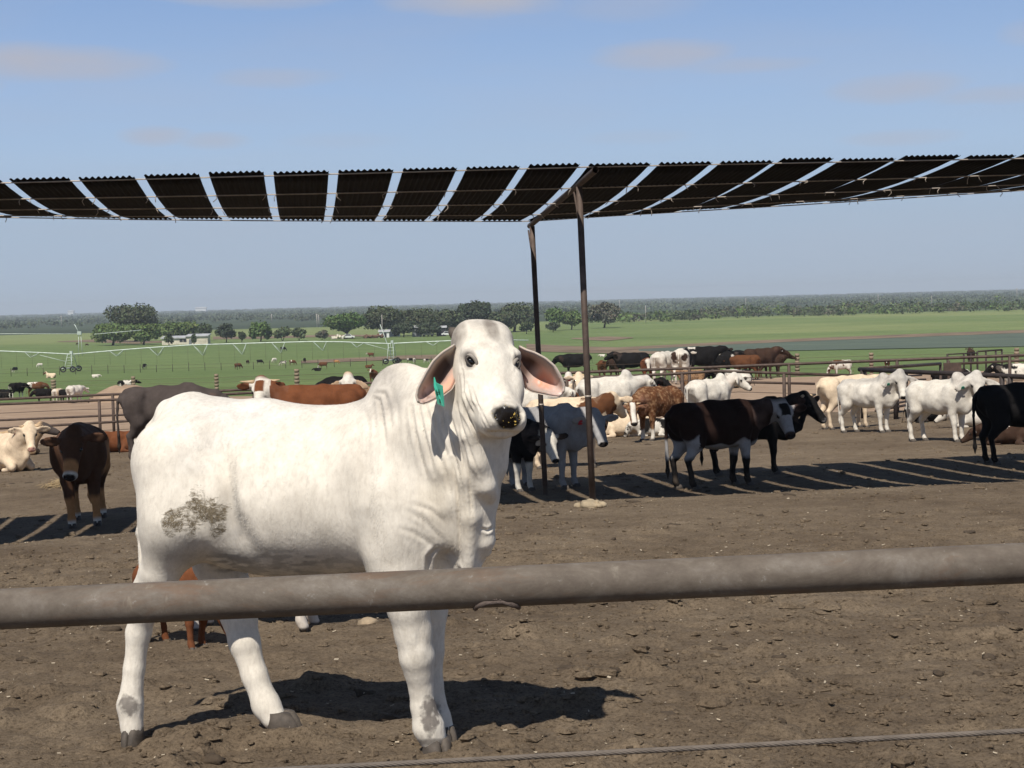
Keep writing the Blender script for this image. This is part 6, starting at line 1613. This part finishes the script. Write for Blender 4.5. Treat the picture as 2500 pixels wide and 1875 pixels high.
def hut(px, py, d, w, h, dep, label, wall, roof, door=True, name='shed'):
    p = P(px, py, d); p[2] = ground(p[0], p[1]); root = thing(name, label, 'building', p)
    MB().box((0, dep / 2, h / 2 - .1), (w, dep, h + .2)).build('wall', wall, root, False)
    r_ = MB(); e = .4; r_.add([(-w/2 - e, -e, h), (w/2 + e, -e, h), (w/2 + e, dep / 2, h + w * .22), (-w/2 - e, dep / 2, h + w * .22), (-w/2 - e, dep + e, h), (w/2 + e, dep + e, h)], [[0, 1, 2, 3], [3, 2, 5, 4], [0, 3, 4], [1, 5, 2]]); r_.build('roof', roof, root, False)
    if door: MB().box((w * .1, -.03, h * .42), (w * .28, .08, h * .8)).build('door', M_DARKG, root, False)
hut(938, 818, 560, 3.4, 2.0, 4, 'small white shed at the foot of the forked oak', M_WHITEP, M_ROOF)
hut(962, 815, 575, 3.8, 2.6, 4, 'pale metal shed behind the leaning pivot pole', M_ROOF, M_ROOF)
hut(1017, 817, 560, 3.0, 3.2, 4, 'blue-grey tall shed under the oak row', M_GREYW, M_ROOF)
hut(1077, 816, 560, 3.2, 2.9, 4, 'dark shed with a bright roof beside the parked white vehicle', M_DARKG, M_ROOF, False)
def car(px, py, d, col, label, name='car', cat='car'):
    p = P(px, py, d); p[2] = ground(p[0], p[1]); root = thing(name, label, cat, p, R(8))
    b = MB(); prof = [(-2.2, .45), (-2.25, .95), (-1.5, 1.05), (-.9, 1.65), (.7, 1.68), (1.3, 1.1), (2.15, .95), (2.2, .45)]; n = len(prof)
    V = [(x, -.85, z) for x, z in prof] + [(x, .85, z) for x, z in prof]; b.add(V, [list(range(n))[::-1], list(range(n, 2 * n))] + [[i, (i + 1) % n, (i + 1) % n + n, i + n] for i in range(n)])
    b.build('body', col, root, False)
    MB().add([(-1.3, -.87, 1.1), (1.05, -.87, 1.1), (.6, -.87, 1.58), (-.8, -.87, 1.58)], [[0, 1, 2, 3]]).build('window', M_DARKG, root, False)
    for x in (-1.4, 1.4):
        for y in (-.8, .8): MB().tube([(x, y - .1, .34), (x, y + .1, .34)], .34, 12).build('wheel', M_DRUM, root)
car(1092, 812, 560, M_WHITEP, 'white car parked left of the bull head under the oaks')
car(1045, 817, 560, M_SHED, 'cream car parked between the small sheds')
car(850, 818, 555, M_WHITEP, 'white car half hidden among junk under the bright green tree')
def junk(px, py, d, label, mat, s_):
    p = P(px, py, d); p[2] = ground(p[0], p[1]); rg_ = np.random.default_rng(int(px)); m_ = MB()
    for k in range(9): m_.box((rg_.uniform(-s_, s_), rg_.uniform(-1, 1), rg_.uniform(.2, .9)), rg_.uniform(.5, 1.6, 3), np.linalg.qr(rg_.normal(0, 1, (3, 3)))[0])
    o = m_.build('junk_pile', mat, None, False); o.location = p; tag(o, label, 'junk')
junk(905, 820, 555, 'rusty brown heap of scrap below the forked oak', M_BROWNJ, 4)
junk(828, 821, 555, 'pale heap of scrap below the bright green tree', M_SHED, 2)
def pole(px, by, ty, d, label, arm=True, r=.15):
    p = P(px, by, d); p[2] = ground(p[0], p[1]); h = P(px, ty, d)[2] - p[2]; root = thing('utility_pole', label, 'pole', p)
    MB().tube([(0, 0, -.3), (0, 0, h)], r, 6).build('pole', M_GREYP, root)
    if arm: MB().box((0, 0, h * .93), (h * .18, .12, .14)).build('cross_arm', M_GREYP, root, False)
M_GREYP = flat_mat('grey_pole', (.36, .33, .30), .8, bmp=0)
pole(775, 822, 766, 900, 'utility pole with a cross arm left of the oak row', True, .25)
pole(779, 800, 768, 905, 'second utility pole close behind the first left of the oak row', False, .2)
pole(933, 800, 768, 560, 'pole rising in front of the forked oak', False, .12)
pole(1577, 793, 746, 760, 'thin pole at the left end of the thicket', False, .14)
pole(1513, 757, 732, 1500, 'pale mast far off right of the front shade post', False, .25)
pole(1821, 750, 727, 1500, 'pale mast far off above the middle of the thicket', False, .25)
pole(2144, 744, 718, 1500, 'pale mast far off above the right half of the thicket', False, .25)
pole(2275, 762, 722, 1000, 'thin pole in the right part of the thicket', False, .14)
pole(2483, 728, 703, 1500, 'pale mast far off near the right picture edge', False, .25)
pole(150, 793, 770, 1300, 'pale mast far off at the left', False, .25)
pole(663, 778, 766, 1300, 'short pale mast far off above the clump of three', False, .3)
for px, py, w_, lab in ((490, 762, 26, 'white farm roof glinting on the far ridge'), (172, 766, 14, 'tiny white house on the far ridge at the left')):
    p = P(px, py, 5200); p[2] = ground(p[0], p[1]); root = thing('farm_building', lab, 'building', p)
    W2 = w_ * 5200 / FPX; MB().box((0, 8, 5), (W2, 14, 12)).build('wall', M_WHITEP, root, False); MB().add([(-W2/2 - 1, 0, 11), (W2/2 + 1, 0, 11), (W2/2 + 1, 8, 15), (-W2/2 - 1, 8, 15), (-W2/2 - 1, 16, 11), (W2/2 + 1, 16, 11)], [[0, 1, 2, 3], [3, 2, 5, 4]]).build('roof', M_ROOF, root, False)

# ---- near odds and ends
def rough_lump(c, r, n=14, m_=10, amp=.25, seed=0):
    b = MB().ball((0, 0, 0), (1, 1, 1), n, m_); V = np.array(b.v); k = 1 + amp * (fbm(V * 2.2 + seed * 3.1, seed, 4) - .5) * 2
    return V * k[:, None] * np.asarray(r) + np.asarray(c), b.f
M_CONC = flat_mat('crumbling_concrete', (.42, .34, .23), .9, .35, scale=9, bmp=.5)
def footing():
    p = hit(1447, 1238); root_ = MB(p); rg_ = np.random.default_rng(5)
    V, F = rough_lump((p[0], p[1] - .02, p[2] + .0), (.155, .14, .085), 22, 14, .45, 3); root_.add(V, F)
    for k in range(16):
        V, F = rough_lump((p[0] + rg_.uniform(-.17, .17), p[1] + rg_.uniform(-.15, .02), p[2] + rg_.uniform(.0, .05)), rg_.uniform(.02, .05, 3), 8, 6, .5, k); root_.add(V, F)
    tag(root_.build('concrete_footing', M_CONC, None), 'lumpy broken concrete around the foot of the front shade post', 'footing')
footing()
def mound():
    p = hit(300, 979); b = MB(p); V, F = rough_lump((0, 0, 0), (1, 1, 1), 30, 18, .3, 9)
    V = V * np.array([2.1, 2.4, 1.35]) + p - np.array([0, 0, .45]); b.add(V, F)
    tag(b.build('dirt_mound', bpy.data.materials['bare_tan_soil'], None), 'mound of bare tan soil with a black and white cow behind it', 'mound')
mound()
M_HAY = flat_mat('dry_hay', (.42, .31, .17), .9, .35, scale=20, bmp=.3)
def hay():
    p = hit(160, 1182); b = MB(p); rg_ = np.random.default_rng(8)
    for k in range(420):
        c = p + np.array([rg_.normal(0, .16), rg_.normal(0, .35), abs(rg_.normal(0, .03)) + .01]); a = rg_.uniform(0, math.pi); l = rg_.uniform(.05, .14); dv = np.array([math.cos(a) * l, math.sin(a) * l, rg_.normal(0, .02)]); w_ = np.array([-dv[1], dv[0], 0]) * .06
        b.add([c - dv - w_, c + dv - w_, c + dv + w_ + (0, 0, .004), c - dv + w_], [[0, 1, 2, 3]])
    V, F = rough_lump(p + np.array([0, 0, -.01]), (.30, .5, .05), 14, 8, .5, 4); b.add(V, F)
    tag(b.build('hay_clump', M_HAY, None), 'clump of loose dry hay on the dirt behind the dark calf', 'hay')
hay()
# stones that stand out on the ground
M_STONE = flat_mat('pale_stone', (.40, .31, .21), .9, .3, scale=12, bmp=.4)
for i, (px, py, r, lab) in enumerate(((898, 1527, .045, 'pale lump of stone on the dirt left of the bull foreleg'), (246, 1090, .10, 'pale stone at the edge of the tan pen near the muddy bull'), (1860, 1470, .05, 'dark clod below the rail in the middle right'))):
    p = hit(px, py); b = MB(p); V, F = rough_lump(p + (0, 0, r * .2), (r * 1.3, r, r * .8), 12, 8, .45, i + 20); b.add(V, F)
    tag(b.build('stone', M_STONE if i < 2 else bpy.data.materials['trampled_manure_dirt'], None), lab, 'stone')
# loose clods and dung crumbs, pale straw flecks: too many to count
def litter():
    rg_ = np.random.default_rng(12)
    base = MB().ball((0, 0, 0), 1, 6, 4); BV = np.array(base.v); BF = base.f; nb = len(BV)
    def place(n, ymin, ymax, pw=1.6):
        y = ymin * (ymax / ymin) ** (rg_.random(n) ** pw); x = rg_.uniform(-1, 1, n) * (.36 * y + 1.2); z = ground(x, y) + edge_disp(x, y); return x, y, z
    x, y, z = place(30000, 4.6, 40, 1.0); cl = fbm(np.stack([x * .8, y * .5, 0 * x], 1), 71, 3); keep = rg_.random(len(x)) < np.clip((cl - .34) * 4, .25, 1); x, y, z = x[keep], y[keep], z[keep]; n = len(x)
    s_ = np.exp(rg_.normal(-5.0, .62, n)) * (1 + .02 * y); s_ = np.minimum(s_, .06)
    V = np.zeros((n, nb, 3)); rot = rg_.uniform(0, 6.28, n)
    jit = rg_.uniform(.70, 1.25, (n, nb, 1)); Q_ = BV[None] * jit * np.stack([s_ * rg_.uniform(.8, 1.7, n), s_ * rg_.uniform(.8, 1.7, n), s_ * rg_.uniform(.4, .8, n)], 1)[:, None, :]
    c, sn = np.cos(rot)[:, None], np.sin(rot)[:, None]
    V[..., 0] = x[:, None] + Q_[..., 0] * c - Q_[..., 1] * sn; V[..., 1] = y[:, None] + Q_[..., 0] * sn + Q_[..., 1] * c; V[..., 2] = z[:, None] + Q_[..., 2] + s_[:, None] * .15
    tri = [f for f in BF if len(f) == 3]; quad = [f for f in BF if len(f) == 4]
    F4 = (np.array(quad)[None] + (np.arange(n) * nb)[:, None, None]).reshape(-1, 4).tolist(); F3 = (np.array(tri)[None] + (np.arange(n) * nb)[:, None, None]).reshape(-1, 3).tolist()
    o = link('dirt_clods', mesh_from('dirt_clods', V.reshape(-1, 3), F4 + F3, bpy.data.materials['trampled_manure_dirt'], False)); tag(o, 'loose clods and dung crumbs all over the yard', 'clods', kind='stuff')
    x, y, z = place(3800, 4.6, 26, 1.0); n = len(x); s_ = np.exp(rg_.normal(-6.35, .4, n)) * (1 + .03 * y); a = rg_.uniform(0, 6.28, n); el_ = rg_.uniform(.8, 3.0, n)
    dx, dy = np.cos(a) * s_ * el_, np.sin(a) * s_ * el_; wx, wy = -np.sin(a) * s_ * .7, np.cos(a) * s_ * .7; tl = rg_.uniform(-.6, .9, n) * s_
    V = np.zeros((n, 4, 3))
    for k, (p_, q_) in enumerate(((-1, -1), (1, -1), (1, 1), (-1, 1))): V[:, k, 0] = x + p_ * dx + q_ * wx; V[:, k, 1] = y + p_ * dy + q_ * wy; V[:, k, 2] = z + .008 + p_ * tl + q_ * s_ * .5
    o = link('straw_flecks', mesh_from('straw_flecks', V.reshape(-1, 3), np.arange(n * 4).reshape(n, 4), M_FLECK, False)); tag(o, 'pale bits of straw and chaff scattered on the yard', 'straw', kind='stuff')
def dung():
    rg_ = np.random.default_rng(31); b = MB()
    for k in range(90):
        y = 6.0 * (36 / 6.0) ** rg_.random(); x = rg_.uniform(-.36, .36) * y; r = rg_.uniform(.018, .030) + .0022 * y * rg_.random(); z = float(ground(x, y) + edge_disp(np.array([x]), np.array([y]))[0])
        V, F = rough_lump((0, 0, 0), (1, 1, 1), 12, 7, .9, k); V = V * np.array([r * rg_.uniform(.8, 1.5), r * rg_.uniform(.7, 1.2), rg_.uniform(.010, .024)]) + (x, y, z); b.add(V, F)
    tag(b.build('dung_pats', M_DUNG, None), 'dark flattened dung pats and damp clods dotted over the yard', 'dung', kind='stuff')
M_DUNG = flat_mat('dark_dung', (.095, .071, .050), .95, .4, scale=25, bmp=.5)
dung()
M_FLECK = flat_mat('pale_chaff', (.46, .39, .29), .8, .4, scale=30, bmp=0)
litter()

# ------------------------------------------------------------------ the air: pale haze that greys the far woods
def haze():
    me = MB().box((0, 4900, 22), (14000, 10200, 72)).build('haze', None, None, False)
    mt = bpy.data.materials.new('haze_air'); mt.use_nodes = True; nt = mt.node_tree; nt.nodes.clear()
    o = nt.nodes.new('ShaderNodeOutputMaterial'); v = nt.nodes.new('ShaderNodeVolumePrincipled'); v.inputs['Color'].default_value = (0.82, 0.91, 1.0, 1); v.inputs['Density'].default_value = HAZE
    v.inputs['Anisotropy'].default_value = 0.0
    nt.links.new(v.outputs[0], o.inputs['Volume']); me.data.materials.append(mt); tag(me, kind='stuff')
HAZE = 0.00017
haze()
